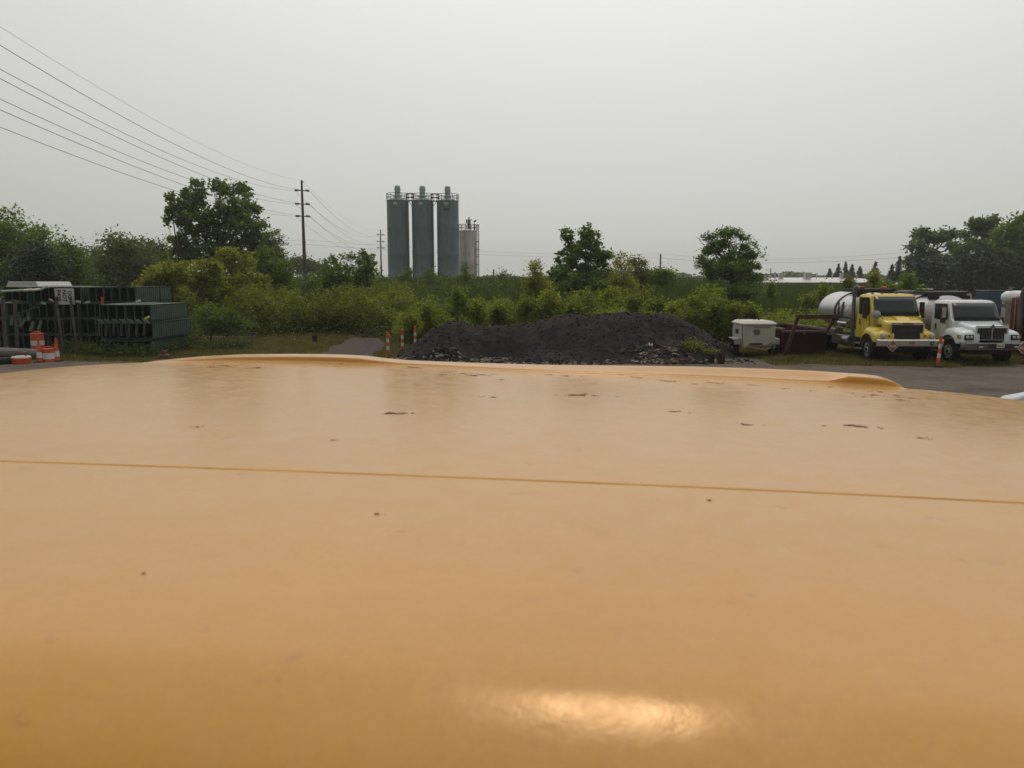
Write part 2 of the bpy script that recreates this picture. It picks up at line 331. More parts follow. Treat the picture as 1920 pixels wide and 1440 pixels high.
# raised lip along the far edge
lip = MB(); secs = []
for u in np.concatenate([np.linspace(-1.0, -.2, 60, endpoint=False), np.linspace(-.2, .40, 30, endpoint=False), np.linspace(.40, .553, 60)]):
    hf = float(np.interp(u, [-1.0, -.97, -.9, -.8, -.57, -.52, -.48, -.43, -.3, .36, .41, .435, .45, .49, .515, .532, .543, .552], [.0005, .0015, .0065, .0105, .0130, .0122, .0088, .0062, .005, .005, .0062, .013, .0175, .0175, .0160, .0125, .007, .0005]))
    ht = float(np.interp(u, [-1.0, -.97, -.9, -.8, -.57, -.52, -.48, -.43, -.3, -.1, .15, .4, .49, .515, .532, .543, .552], [.001, .0025, .0078, .0118, .0142, .0135, .0102, .0078, .0078, .0105, .016, .019, .0185, .017, .0135, .008, .0015]))
    sec = []
    for dv, dz in [(-.012, -.0004), (-.004, .0001), (0, .0012), (.0022, hf*.4), (.0036, hf*.75), (.0056, hf*.95), (.009, hf), (.016, hf+.12*(ht-hf)), (.03, hf+.5*(ht-hf)), (.042, hf+.9*(ht-hf)), (.05, ht), (.056, ht-.002), (.06, ht-.008), (.062, -.03)]:
        v = VE-.012+dv; x, y = uvw(u, v); sec.append(L((x, y, roofz(u, min(v, VE))+dz)))
    secs.append(sec)
lip.loft(secs, caps=False, closed=False); lip.build("roof_lip", cabm, cab, ang=70)
# body shell below the roof, windows and wheels
sh = MB(); loop = [(-1.78, .03), (1.32, .03), (1.32, 1.555), (-1.78, 1.555)]; top = []; 
per = [(u, .03) for u in us] + [(1.32, v) for v in vs_[1:]] + [(u, 1.555) for u in us[::-1][1:]] + [(-1.78, v) for v in vs_[::-1][1:-1]]
secs = []
for k_, zz in ((0, None), (1, 2.35), (2, .75)):
    q_ = []
    for u, v in per:
        x, y = uvw(u, v); z = roofz(u, v) if zz is None else min(zz, roofz(u, v)-.01*k_); q_.append(L((x, y, z)))
    secs.append(q_)
sh.loft(secs, caps=False); sh.build("cab_body", cabm, cab, ang=50)
glass = mat("dark_glass", (.010, .016, .018), .10, var=.1)
MC["dark_glass"].node_tree.nodes["Principled BSDF"].inputs["Specular IOR Level"].default_value = .42
tyre = mat("tyre", (.02, .019, .018), .85, var=.4, scale=8, bump=.3)
steel = mat("worn_steel", (.30, .29, .28), .42, .8, var=.3, scale=6)
for (u, s_) in ((-1.15, 1), (.75, 1)):
    wb = MB(); wb.lathe([(.3, -.14), (.48, -.13), (.5, -.09), (.5, .09), (.48, .13), (.3, .14)], L((*uvw(u, .9), .5)), 24, axis='y')
    wb.build("wheel", tyre, cab)
for u0, u1 in ((-1.4, -.2), (-.1, .9)):
    g = MB(); x0 = L((*uvw(u0, 1.56), 0)); x1 = L((*uvw(u1, 1.56), 0)); g.box(((x0.x+x1.x)/2, x0.y+.01, 2.45-.3), (abs(x1.x-x0.x), .02, .6)); g.build("window", glass, cab)

# ------------------------------------------------------------ foliage
bark = mat("bark", (.055, .045, .036), .95, var=.4, scale=6, bump=.4)
def leafcloud(lobes, nclump, nleaf, crad, lsize, shell=.55, aspect=.55):
    """lobes: list of (centre, (rx,ry,rz)); returns leaf centres and clump centres"""
    cc = []; out = []
    vol = np.array([r[0]*r[1]*r[2] for c, r in lobes])**(2/3); share = vol/vol.sum()
    for (c, r), sh_ in zip(lobes, share):
        k = max(3, int(nclump*sh_)); d = rng.normal(size=(k, 3)); d /= np.linalg.norm(d, axis=1)[:, None]
        rad = rng.uniform(shell, 1.0, (k, 1))**.7
        p = np.array(c)+d*rad*np.array(r); cc.append(p)
        m_ = rng.normal(size=(k, nleaf, 3))*np.array([crad, crad, crad*.7])*rng.uniform(.6, 1.25, (k, 1, 1))
        out.append((p[:, None, :]+m_).reshape(-1, 3))
    return np.concatenate(out), cc
def limbs(mb, base, lobes, cc, r0, H0, twigs=6):
    base = Vector(base); top = Vector((base.x, base.y, H0))
    mb.tube([base, base.lerp(top, .5)+Vector((random.uniform(-.1, .1), 0, 0)), top], [r0, r0*.8, r0*.62], 8)
    for (c, r), pts in zip(lobes, cc):
        c = Vector(c); lo = Vector((base.x, base.y, max(base.z+.3, min(H0, c.z-.4*r[2]-.2*(c-base).length*.3)))); mid = lo.lerp(c, .5)+Vector((0, 0, -.06*(c-lo).length))
        mb.tube([lo, mid, c], [r0*.5, r0*.32, r0*.14], 6)
        for i in range(min(twigs, len(pts))):
            p = Vector(pts[i]); mb.tube([mid.lerp(c, random.uniform(.3, 1)), mid.lerp(p, .6), p], [r0*.12, r0*.08, .008], 4)
def tree(name, label, cat, base, lobes, leafm, nclump, nleaf, crad, lsize, r0, H0=None, group=None, shell=.45, aspect=.55, twigs=6, extra=None):
    base = Vector(base); root = thing(name, label, cat, base, 0, group)
    lob = [(tuple(Vector(c)-base), r) for c, r in lobes]
    pts, cc = leafcloud(lob, nclump, nleaf, crad, lsize, shell)
    npmesh("crown", leaves(pts, lsize, aspect=aspect), 4, leafm, root)
    t = MB(); hz_ = H0 if H0 else min(c[2] for c, r in lob)*.7
    limbs(t, (0, 0, -.2), lob, cc, r0, hz_, twigs); t.build("trunk", bark, root)
    return root
def pl(spec, Y, dj=.5):
    out = []
    for (px, py, rx, ry) in spec:
        s = Y/F; out.append((P(px, py, Y+random.uniform(-1, 1)*dj*rx*s), (rx*s, (rx+ry)*.5*s, ry*s)))
    return out
G_dk = leafmat("leaf_dark", (.105, .165, .040), .5)
G_mid = leafmat("leaf_mid", (.105, .155, .032), .42)
G_olive = leafmat("leaf_olive", (.095, .120, .040), .42)
G_lime = leafmat("leaf_lime", (.19, .215, .028), .46)
G_far = leafmat("leaf_far", (.095, .135, .062), .45)
G_con = leafmat("leaf_conifer", (.026, .042, .026), .15)
def gb(px, Y): x = (px-960)/F*Y*.996; return Vector((x, Y, H(x, Y)))
W = "woodland trees left of the big tree"
tree("broadleaf_tree", "dark broadleaf tree cut by the left edge of the photo", "tree", gb(-5, 62), pl([(-10,440,45,45),(20,430,28,32),(10,490,55,45),(25,540,40,30),(-50,450,50,60)], 62), G_dk, 150, 110, .55, .26, .3, group=W)
tree("broadleaf_tree", "dark tree whose pointed top stands right of the leftmost tree", "tree", gb(72, 66), pl([(66,446,20,20),(78,475,35,28),(65,510,45,35),(85,545,40,25)], 66), G_dk, 110, 100, .5, .26, .25, group=W)
tree("juniper_tree", "nearly black dense bushy tree behind the white camper roof", "tree", gb(68, 56), pl([(68,490,28,26),(60,525,38,28)], 56), G_con, 70, 130, .4, .2, .2)
tree("broadleaf_tree", "mid green tree sloping down to the right beside the black dense tree", "tree", gb(126, 64), pl([(124,462,14,15),(130,492,28,26),(135,530,36,34),(150,555,30,20)], 64), G_mid, 100, 100, .45, .24, .2, group=W)
tree("broadleaf_tree", "small far tree with a thin top in the dip of the woodland skyline", "tree", gb(178, 105), pl([(175,475,12,12),(182,498,22,18)], 105), G_far, 45, 70, .6, .35, .2, group=W)
tree("broadleaf_tree", "wide rounded olive tree with bumpy top left of the big tree", "tree", gb(228, 80), pl([(220,462,22,20),(246,465,15,14),(225,495,45,30),(215,530,50,30),(270,500,30,25)], 80), G_olive, 150, 90, .6, .3, .25, group=W)
tree("broadleaf_tree", "olive tree touching the lower left side of the big tree", "tree", gb(292, 84), pl([(277,466,14,14),(300,475,22,16),(300,505,38,30),(320,530,35,25)], 84), G_olive, 100, 90, .6, .3, .22, group=W)
big = pl([(374,352,17,17),(358,380,22,25),(412,352,20,17),(448,365,20,24),(462,392,25,30),(430,395,28,25),(372,415,40,28),(420,430,40,30),(465,430,35,28),(350,455,34,24),(400,475,48,24),(460,470,45,28),(495,455,22,20),(500,490,36,22),(335,480,30,16)], 76, .8)
tree("cottonwood_tree", "tallest tree at left with a split dark crown and sky gaps", "tree", gb(410, 76), big, G_dk, 460, 36, .30, .33, .35, H0=3.2, shell=.3, aspect=.7, twigs=12)
tree("broadleaf_tree", "thin leafy side tree leaning right beside the tallest tree", "tree", gb(497, 74), pl([(512,437,9,7),(526,452,10,7),(505,455,14,9),(515,475,22,16)], 74), G_mid, 60, 40, .28, .2, .12, shell=.2)
tree("poplar_sapling", "sparse twiggy crown poking out left of the tallest tree", "tree", gb(340, 74), pl([(320,368,10,8),(335,385,15,12),(322,400,12,12),(338,410,14,14),(312,415,8,6),(345,360,8,8)], 74), G_dk, 80, 16, .2, .36, .1, H0=4, shell=.2)
S = "leafy shrubs in front of the tallest tree"
tree("shrub", "large yellow green shrub at far left of the row above the green crates", "shrub", gb(310, 47), pl([(300,525,30,22),(330,510,30,20),(300,560,45,30),(275,545,18,16)], 47), G_lime, 130, 60, .24, .21, .1, group=S)
tree("shrub", "yellow green shrub under the trunk of the tallest tree", "shrub", gb(385, 51), pl([(385,505,28,16),(365,530,35,25),(400,540,38,30),(390,580,50,30)], 51), G_lime, 170, 60, .24, .21, .1, group=S)
tree("shrub", "tall yellow green shrub with a rounded top below the tallest tree", "shrub", gb(440, 54), pl([(428,478,18,18),(452,495,28,22),(425,515,30,25),(465,530,35,30),(440,570,50,35)], 54), G_lime, 180, 60, .24, .21, .12, group=S)
tree("shrub", "mid green shrub sloping down to the right of the tallest tree", "shrub", gb(505, 58), pl([(500,485,22,18),(515,510,30,25),(500,545,42,32),(528,545,20,25)], 58), G_mid, 150, 60, .26, .22, .12, group=S)
tree("shrub", "low dark green shrub right of the green crates", "shrub", gb(395, 41), pl([(390,595,30,22),(420,600,28,20),(440,610,25,16)], 41), G_mid, 70, 90, .2, .12, .06, group=S)
tree("sumac_shrub", "flat topped spreading sumac right of the tall power pole", "shrub", gb(645, 57), pl([(612,498,16,7),(632,490,14,7),(652,484,16,7),(668,488,14,8),(640,515,50,18),(610,525,30,20),(680,520,35,20),(650,545,60,30)], 57), G_mid, 150, 60, .25, .2, .08, shell=.3)
tree("poplar_sapling", "sapling with round separate leaves above the flat topped sumac", "tree", gb(690, 56), pl([(683,472,6,8),(692,486,11,10),(698,498,12,9),(686,505,12,10)], 56), G_mid, 45, 22, .16, .2, .06, shell=.2)
tree("shrub", "rounded far shrub in the gap behind the tall power pole", "tree", gb(562, 150), pl([(553,497,12,10),(575,500,14,10),(595,506,12,8)], 150), G_far, 60, 60, .7, .5, .2)
tree("broadleaf_tree", "upright dark tree right of the silos with a notched top", "tree", gb(1095, 62), pl([(1062,440,9,14),(1070,462,18,16),(1100,436,14,14),(1112,450,14,20),(1098,470,26,22),(1130,480,18,16),(1060,488,22,16),(1075,515,36,25),(1120,515,38,28),(1095,545,50,30),(1046,512,16,12)], 62, .8), G_dk, 360, 36, .20, .27, .2, H0=2.2, shell=.3, twigs=8)
tree("locust_tree", "dark tree with layered fern like boughs left of the long white roofed building", "tree", gb(1370, 57), pl([(1363,438,28,9),(1330,444,14,6),(1395,446,12,7),(1352,460,28,9),(1405,464,16,8),(1335,470,24,10),(1385,480,35,10),(1415,478,14,7),(1324,492,24,11),(1345,504,34,13),(1375,500,38,13),(1412,502,18,9),(1345,515,30,10),(1390,522,42,14),(1375,545,48,20)], 57, .9), G_dk, 330, 48, .2, .27, .18, H0=3.6, shell=.25, aspect=.28, twigs=8)
tree("shrub", "yellow green shrub with a thin top right of the notched dark tree", "shrub", gb(1168, 55), pl([(1164,482,9,7),(1170,498,20,12),(1165,525,32,20),(1180,550,40,22)], 55), G_lime, 90, 60, .22, .15, .06, shell=.3)
tree("shrub", "grey green shrub just behind the thin topped yellow green shrub", "shrub", gb(1195, 64), pl([(1195,492,14,9),(1205,510,18,12),(1192,530,20,14)], 64), G_olive, 60, 60, .26, .17, .06)
tree("sumac_shrub", "dark flat sumac below the short power pole", "shrub", gb(1240, 68), pl([(1222,512,18,6),(1250,512,20,6),(1240,524,30,8)], 68), G_dk, 60, 50, .25, .2, .06)
tree("shrub", "yellow green shrub with a leafy tip left of the notched dark tree", "shrub", gb(1005, 54), pl([(1003,500,11,9),(1000,520,22,14),(1010,545,30,20)], 54), G_lime, 80, 55, .22, .15, .06, shell=.3)
tree("poplar_sapling", "small sapling standing before the white tank beside the silos", "tree", gb(872, 70), pl([(872,503,6,7),(874,514,13,8),(868,524,16,9)], 70), G_mid, 36, 30, .2, .17, .05, shell=.2)
tree("shrub", "small shrub at the foot of the gap between middle and right silo", "shrub", gb(805, 70), pl([(804,512,7,6),(808,522,14,8)], 70), G_mid, 26, 36, .22, .17, .05)
tree("shrub", "small shrub at the foot of the gap between left and middle silo", "shrub", gb(765, 72), pl([(767,508,5,6),(762,520,12,8)], 72), G_mid, 22, 36, .22, .17, .05)
tree("weed_clump", "thin weed tips on the skyline left of the yellow green shrub", "plant", gb(940, 70), pl([(942,510,6,6),(940,520,12,6)], 70), G_olive, 18, 20, .2, .14, .04)
L1 = "yellow green saplings along the back of the gravel pile and yard"
near = [ # px, top, bottom, halfwidth, Y, label
 (770,592,640,22,39.5,"low leafy sapling right behind the three orange posts"),
 (800,578,630,20,40.5,"leafy sapling above the left end of the dark gravel pile"),
 (858,545,610,22,42.5,"tall lime sapling over the left hump of the gravel pile"),
 (895,566,612,20,42,"lime sapling over the dip just right of the left hump"),
 (935,574,612,20,43,"bushy sapling over the middle dip of the gravel pile"),
 (985,560,606,20,44,"lime sapling left of the centre of the gravel pile"),
 (1030,545,600,26,44,"broad lime sapling under the notched dark tree"),
 (1078,572,596,16,43,"short sapling at the left foot of the pile's main crest"),
 (1100,550,594,22,45,"lime sapling above the left part of the main crest"),
 (1140,540,592,26,46,"broad yellowish sapling above the pile's main crest"),
 (1188,556,590,24,45,"yellowish sapling above the highest point of the gravel pile"),
 (1232,564,596,22,44,"lime sapling just right of the pile's highest point"),
 (1270,566,606,20,43,"lime sapling over the upper right slope of the pile"),
 (1305,560,625,22,42.5,"lime sapling over the middle of the pile's right slope"),
 (1345,562,645,24,41,"broad lime sapling over the foot of the pile's right slope"),
 (1378,572,640,18,41,"lime sapling rising behind the white compressor's left corner"),
 (1405,572,625,18,41,"lime sapling directly behind the white compressor's roof"),
 (1448,532,580,16,60,"small sapling in the reeds below the white roofed building"),
 (1515,552,592,14,52,"thin sapling in the reeds above the rusty red container"),
 (1545,532,600,18,52,"leafy sapling left of the yellow truck's white tank"),
 (1590,520,560,14,56,"sapling peeking over the yellow truck's tank"),
 (1640,512,552,14,56,"sapling over the left part of the yellow truck's cab roof"),
 (1662,528,556,18,54,"bushy sapling over the middle of the yellow truck's cab roof"),
 (1708,514,562,15,52,"bright lime sapling between the two truck cabs"),
 (1690,532,560,16,54,"low bushy sapling right of the yellow truck's beacon")]
for i, (px, t, bt, hw, Y, lab) in enumerate(near):
    hw *= random.uniform(.75, 1.35); sp = []
    for q_ in range(9):
        f = q_/12; sp.append((px+random.uniform(-1, 1)*hw*(.25+1.1*f), t+4+(bt-t-8)*f+random.uniform(-3, 5), hw*random.uniform(.2, .38), random.uniform(6, 11)))
    tree("sapling", lab, "sapling", gb(px, Y), pl(sp, Y, .8), leafmat("leaf_lime%d" % (i % 3), [(.19,.225,.026), (.15,.19,.028), (.13,.175,.026)][i % 3], .5), 95, 13, .2, .165, .03, group=L1, shell=.25, H0=max(.4, P(px, bt, Y).z-H(gb(px, Y).x, Y)))
# saplings growing in the pile
E = "trees behind the parked vehicles at far right"
tree("broadleaf_tree", "tall feathery tree at the left end of the far right trees", "tree", gb(1740, 125), pl([(1732,440,20,12),(1718,462,16,10),(1752,447,16,10),(1738,478,22,10),(1780,440,20,8),(1790,462,12,8),(1765,492,30,12),(1708,490,12,10)], 125, .8), G_far, 150, 36, .45, .6, .35, H0=8, shell=.25, twigs=8)
tree("broadleaf_tree", "tallest rounded tree of the far right trees", "tree", gb(1846, 120), pl([(1832,419,12,8),(1857,417,13,9),(1845,436,22,11),(1872,436,13,11),(1822,455,10,7),(1850,462,24,11),(1872,480,20,14),(1810,440,8,5)], 120, .8), G_far, 150, 36, .45, .6, .35, H0=8, shell=.25, twigs=8)
tree("broadleaf_tree", "dark tree mass cut by the right edge of the photo", "tree", gb(1905, 110), pl([(1900,445,28,20),(1925,430,26,24),(1905,480,40,28),(1890,515,38,26),(1950,480,40,50)], 110), G_dk, 200, 90, .7, .6, .3)
tree("spruce_tree", "dark bushy evergreen under the tall feathery tree", "tree", gb(1745, 112), pl([(1730,508,26,18),(1760,512,34,20),(1745,535,45,20)], 112), G_con, 140, 80, .7, .6, .2)
tree("spruce_tree", "dark evergreen mass behind the blue container", "tree", gb(1850, 108), pl([(1830,495,26,18),(1860,500,34,22),(1840,530,50,22),(1800,530,34,20),(1890,535,34,20)], 108), G_con, 180, 90, .7, .6, .2)
tree("pine_tree", "open pine with level boughs between the two tall far right trees", "tree", gb(1806, 118), pl([(1810,462,14,4),(1800,474,18,4),(1815,484,16,4),(1802,496,20,5),(1822,502,20,5)], 118), G_far, 80, 40, .4, .45, .2, H0=9, shell=.2)
def conifer(px, top, base, hw, Y, label, name="spruce_tree"):
    b0 = gb(px, Y); zt = P(px, top, Y).z-b0.z; hwm = hw*Y/F; root = thing(name, label, "tree", b0, 0, "evergreens on the skyline behind the white roofed building")
    pts = []
    lev = 12
    z0 = max(0.3, P(px, base, Y).z-b0.z)
    for i in range(lev):
        f = i/(lev-1); z = z0+(zt-z0)*f; rr_ = hwm*(1-f)**.85*random.uniform(.8, 1.15)+.08
        for k in range(max(4, int(11*(1-f))+3)):
            a = random.uniform(0, 6.28); e = random.uniform(.75, 1.1)*rr_
            for q_ in np.linspace(.15, 1, 7): pts += [(math.cos(a)*e*q_+random.gauss(0, .1), math.sin(a)*e*q_+random.gauss(0, .1), z-.12*e*q_*2+.1+random.gauss(0, .12)) for _ in range(3)]
    npmesh("crown", leaves(np.array(pts), .45, droop=.5, aspect=.4), 4, G_con, root)
    t = MB(); t.cyl((0, 0, -.3), (0, 0, zt), .22, .03, 6); t.build("trunk", bark, root)
for a in [(1568,497,520,10,215,"leftmost spruce of the evergreens above the white roof"),(1581,494,520,8,218,"slim pointed spruce second from left above the white roof"),(1593,498,520,7,216,"sparse spruce third from left above the white roof"),(1608,502,520,8,214,"small spruce between the sparse one and the broad one above the white roof"),(1637,494,530,17,175,"broad spruce standing alone above the right half of the white roof"),(1681,484,530,13,150,"spruce at the left foot of the tall feathery tree"),(1668,500,530,11,152,"low dark spruce at the right end of the white roof"),(1552,506,520,6,216,"thin bare topped spruce at the left end of the evergreens")]: conifer(*a)
# far woods (one mass on the horizon)
pts = []
for px in np.arange(-400, 2300, 5.):
    Y = 330+40*math.sin(px*.01); topy = 517+3*math.sin(px*.021)+3*math.sin(px*.057+1)+2.0*math.sin(px*.19) - (3 if 1420 < px < 1560 else 0) + (5 if px < 900 else 0)
    if 1060 < px < 1300: topy -= 3
    c = P(px, topy, Y); hh = c.z-H(c.x, Y)
    for k in range(70): pts.append((c.x+random.gauss(0, 1.3), Y+random.uniform(-6, 6), c.z-abs(random.gauss(0, 1))**1.2*hh*.45))
fw = npmesh("far_woods", leaves(np.array(pts), 1.4, aspect=.7), 4, G_far); tag(fw, "distant dark line of woods along the horizon", "woods", kind="stuff")

# ------------------------------------------------------------ undergrowth, reeds and grass
import itertools
def vnoise(x, y, s, seed=0):
    x = x*s+seed*17.3; y = y*s+seed*9.1; xi = np.floor(x); yi = np.floor(y); xf = x-xi; yf = y-yi
    def h(a, b_): v = np.sin(a*127.1+b_*311.7+seed)*43758.5453; return v-np.floor(v)
    u_ = xf*xf*(3-2*xf); v_ = yf*yf*(3-2*yf)
    return (h(xi, yi)*(1-u_)+h(xi+1, yi)*u_)*(1-v_)+(h(xi, yi+1)*(1-u_)+h(xi+1, yi+1)*u_)*v_
def blades(n_, xr, yr, h0, h1, wd, q=None, pos=None, lean=.25):
    y = rng.uniform(*yr, n_); x = rng.uniform(*xr, n_)*y if q is None else q(y)
    if pos is not None: x, y = pos
    z = hz(x, y); n_ = len(x); hh = rng.uniform(h0, h1, n_); a = rng.uniform(0, math.pi, n_); w_ = wd*rng.uniform(.6, 1.3, n_)
    lx = rng.normal(0, lean, n_)*hh; ly = rng.normal(0, lean, n_)*hh
    p0 = np.stack([x-np.cos(a)*w_/2, y-np.sin(a)*w_/2, z-.02], 1); p1 = np.stack([x+np.cos(a)*w_/2, y+np.sin(a)*w_/2, z-.02], 1); p2 = np.stack([x+lx, y+ly, z+hh], 1)
    return np.stack([p0, p1, p2], 1).reshape(-1, 3)
g_reed = leafmat("reed_leaf", (.060, .092, .024), .4, .4); g_grass = leafmat("grass_blade", (.125, .115, .045), .35, .5)
v1 = blades(150000, (-.42, .52), (50, 105), 1.2, 2.1, .085, lean=.16)
o = npmesh("reeds", v1, 3, g_reed); tag(o, "field of tall green reeds behind the yard up to the silos", "reeds", kind="stuff")
# short grass
y = 28+21*rng.random(460000)**1.3; x = rng.uniform(-.75, .72, len(y))*y
keep = (grassmask(x, y)[0] > rng.uniform(.3, 1, len(y))) & ((y > 31.2) | (x > 7))
x, y = x[keep], y[keep]
o = npmesh("grass", blades(0, None, (0, 1), .05, .20, .03, pos=(x, y), q=lambda y: y, lean=.5), 3, g_grass); tag(o, "short weedy grass along the edge of the yard", "grass", kind="stuff")
# weedy undergrowth
n_ = 6500; y = 41+27*rng.random(n_)**1.2; x = rng.uniform(-.46, .47, n_)*y; k_ = (y > 47+.8*np.sin(x)) | (x/y < -.41) | (x/y > -.135); y = y[k_]; x = x[k_]; n_ = len(x)
hh = rng.uniform(.3, 1.0, n_)*(.6+1.3*np.clip(np.sin(x*.55+2*np.sin(y*.31))*np.sin(y*.5+x*.23)+.35, 0, 1))*np.interp(y, [41, 46, 60], [.45, .95, 1.3])*np.interp(x/y, [-.45, -.1, 0, .45], [1.15, 1.05, .8, .75])
c = np.stack([x, y, hz(x, y)+hh*.6], 1)
pts = (c[:, None, :]+rng.normal(size=(n_, 32, 3))*np.stack([.25+hh*.1, .25+hh*.1, hh*.36], 1)[:, None, :]).reshape(-1, 3)
pts[:, 2] = np.maximum(pts[:, 2], hz(pts[:, 0], pts[:, 1])+.02)
o = npmesh("undergrowth", leaves(pts, .17), 4, leafmat("leaf_weed", (.072, .096, .022), .38, .5)); tag(o, "tangled leafy weeds between the grass and the shrubs", "undergrowth", kind="stuff")
def brush(name, label, n_, yr, qr, hmin, hmax, lf, m_, qbias=None):
    y = rng.uniform(*yr, n_); x = rng.uniform(*qr, n_)*y
    nz = vnoise(x, y, .45, 11)*.65+vnoise(x, y, 1.3, 12)*.35; keep = nz > .30; x, y, nz = x[keep], y[keep], nz[keep]
    top = hmin+(hmax-hmin)*np.clip((nz-.3)/.5, 0, 1)**1.2; k = len(x); f = rng.random(k)**.7
    c = np.stack([x, y, hz(x, y)+top*f], 1); pts = (c[:, None, :]+rng.normal(size=(k, 16, 3))*np.array([.17, .17, .13])).reshape(-1, 3)
    pts[:, 2] = np.maximum(pts[:, 2], hz(pts[:, 0], pts[:, 1])+.02)
    o = npmesh(name, leaves(pts, lf), 4, m_); tag(o, label, "brush", kind="stuff")
brush("brush", "continuous yellow green brush between the crates and the dirt track", 10500, (47.5, 64), (-.46, -.13), .5, 2.9, .17, leafmat("brush_leaf", (.15, .18, .027), .46))
brush("brush", "continuous yellow green brush behind the gravel pile and the trucks", 8500, (41.5, 56), (-.15, .45), .35, 1.7, .17, leafmat("brush_leaf", (.15, .18, .027), .46))
brush("brush", "bright yellow green brush right behind the crest of the gravel pile", 5200, (40.8, 46), (-.13, .27), .6, 2.9, .17, leafmat("leaf_lime1", (.15, .19, .028), .5))
brush("brush", "darker taller brush on the slope before the silos", 5000, (60, 80), (-.40, .05), .5, 2.2, .22, leafmat("brush_leaf_dark", (.085, .12, .026), .42))
# flower specks / dry weeds
n_ = 260; y = 40+10*rng.random(n_); x = rng.uniform(-.45, .1, n_)*y; c = np.stack([x, y, hz(x, y)+rng.uniform(.2, .7, n_)], 1)
k_ = grassmask(x, y)[0] > .9; c = c[k_]
o = npmesh("wildflowers", leaves(c, .07, aspect=.9), 4, leafmat("petal", (.45, .46, .36), .3, .3)); tag(o, "scattered tiny pale wildflowers in the weeds", "flowers", kind="stuff")
# weeds at the base of the crates
n_ = 260; px = rng.uniform(95, 470, n_); Yv = np.interp(px, [95, 200, 285, 330, 470], [36.2, 33.4, 33.4, 36.5, 38])+rng.uniform(-.5, .5, n_); x = (px-960)/F*Yv
c = np.stack([x, Yv, rng.uniform(.1, .45, n_)], 1)
pts = (c[:, None, :]+rng.normal(size=(n_, 26, 3))*np.array([.16, .16, .16])).reshape(-1, 3); pts[:, 2] = np.maximum(pts[:, 2], .02)
o = npmesh("weeds", leaves(pts, .10), 4, leafmat("leaf_weed_dark", (.055, .075, .018), .35, .5)); tag(o, "dark weeds growing against the stacked green crates", "weeds", kind="stuff")

# ------------------------------------------------------------ gravel pile, mounds and rubble
coal = mat("dark_millings", (.020, .018, .0185), .85, var=.5, scale=2.5, bump=.9, bscale=9, dirt=(.040, .032, .028), dirt_amt=.3, dscale=.7)
YC = 36.
cpx = [745, 770, 800, 825, 845, 870, 900, 940, 1000, 1030, 1060, 1090, 1130, 1180, 1215, 1240, 1265, 1295, 1325, 1350, 1375, 1390]
cpy = [668, 648, 625, 609, 603, 604, 610, 610, 602, 597, 590, 590, 586, 585, 586, 589, 595, 607, 622, 637, 652, 662]
cx = np.array([P(a, b_, YC).x for a, b_ in zip(cpx, cpy)]); cz = np.array([max(0, P(a, b_, YC).z) for a, b_ in zip(cpx, cpy)])
gx = np.linspace(cx[0]-.6, cx[-1]+.5, 300); gy = np.linspace(30.6, 41.0, 170)
X, Yg = np.meshgrid(gx, gy); crest = np.interp(X, cx, cz)
wf = np.interp(X, [cx[0], -3.0, -1.0, 2.5, 6, cx[-1]], [1.6, 3.8, 3.4, 3.6, 4.0, 2.2]); wb = 3.6
t = np.where(Yg < YC, (YC-Yg)/wf, (Yg-YC)/wb); t = np.clip(t, 0, 1.6)
shape = np.where(t < 1, (1-t)**1.15*(1+.25*np.sin(np.clip(t, 0, 1)*math.pi)), 0)
Z = crest*shape
Z -= .55*np.exp(-((X+.6)/1.6)**2-((Yg-33.6)/1.0)**2)*(crest > 1)        # scooped hollow at the left
Z += .45*np.exp(-((X+3.1)/.9)**2-((Yg-32.6)/.7)**2)
Z += .28*np.exp(-((X-.8)/1.8)**2-((Yg-32.6)/.6)**2)
Z += (vnoise(X, Yg, .9, 1)-.5)*.22*np.clip(Z, 0, .8)+(vnoise(X, Yg, 2.6, 2)-.5)*.10*np.clip(Z*2, 0, 1)+(vnoise(X, Yg, 7, 3)-.5)*.05*np.clip(Z*3, 0.25, 1)+(vnoise(X, Yg, 17, 4)-.5)*.05*np.clip(Z*3, 0, 1)
edge = np.minimum.reduce([X-gx[0], gx[-1]-X, Yg-gy[0], gy[-1]-Yg]); Z = np.where(edge < .15, -.1, Z-.03)
mbp = MB(); ny_, nx_ = X.shape
mbp.add(np.stack([X, Yg, Z], 2).reshape(-1, 3).tolist(), [(j*nx_+i, j*nx_+i+1, (j+1)*nx_+i+1, (j+1)*nx_+i) for j in range(ny_-1) for i in range(nx_-1)])
pile = mbp.build("gravel_pile", coal, ang=180); tag(pile, "long dark heap of asphalt millings in the middle of the yard", "gravel pile")
def pz(x, y): 
    i = int(np.clip((x-gx[0])/(gx[1]-gx[0]), 0, nx_-1)); j = int(np.clip((y-gy[0])/(gy[1]-gy[0]), 0, ny_-1)); return max(0, Z[j, i])
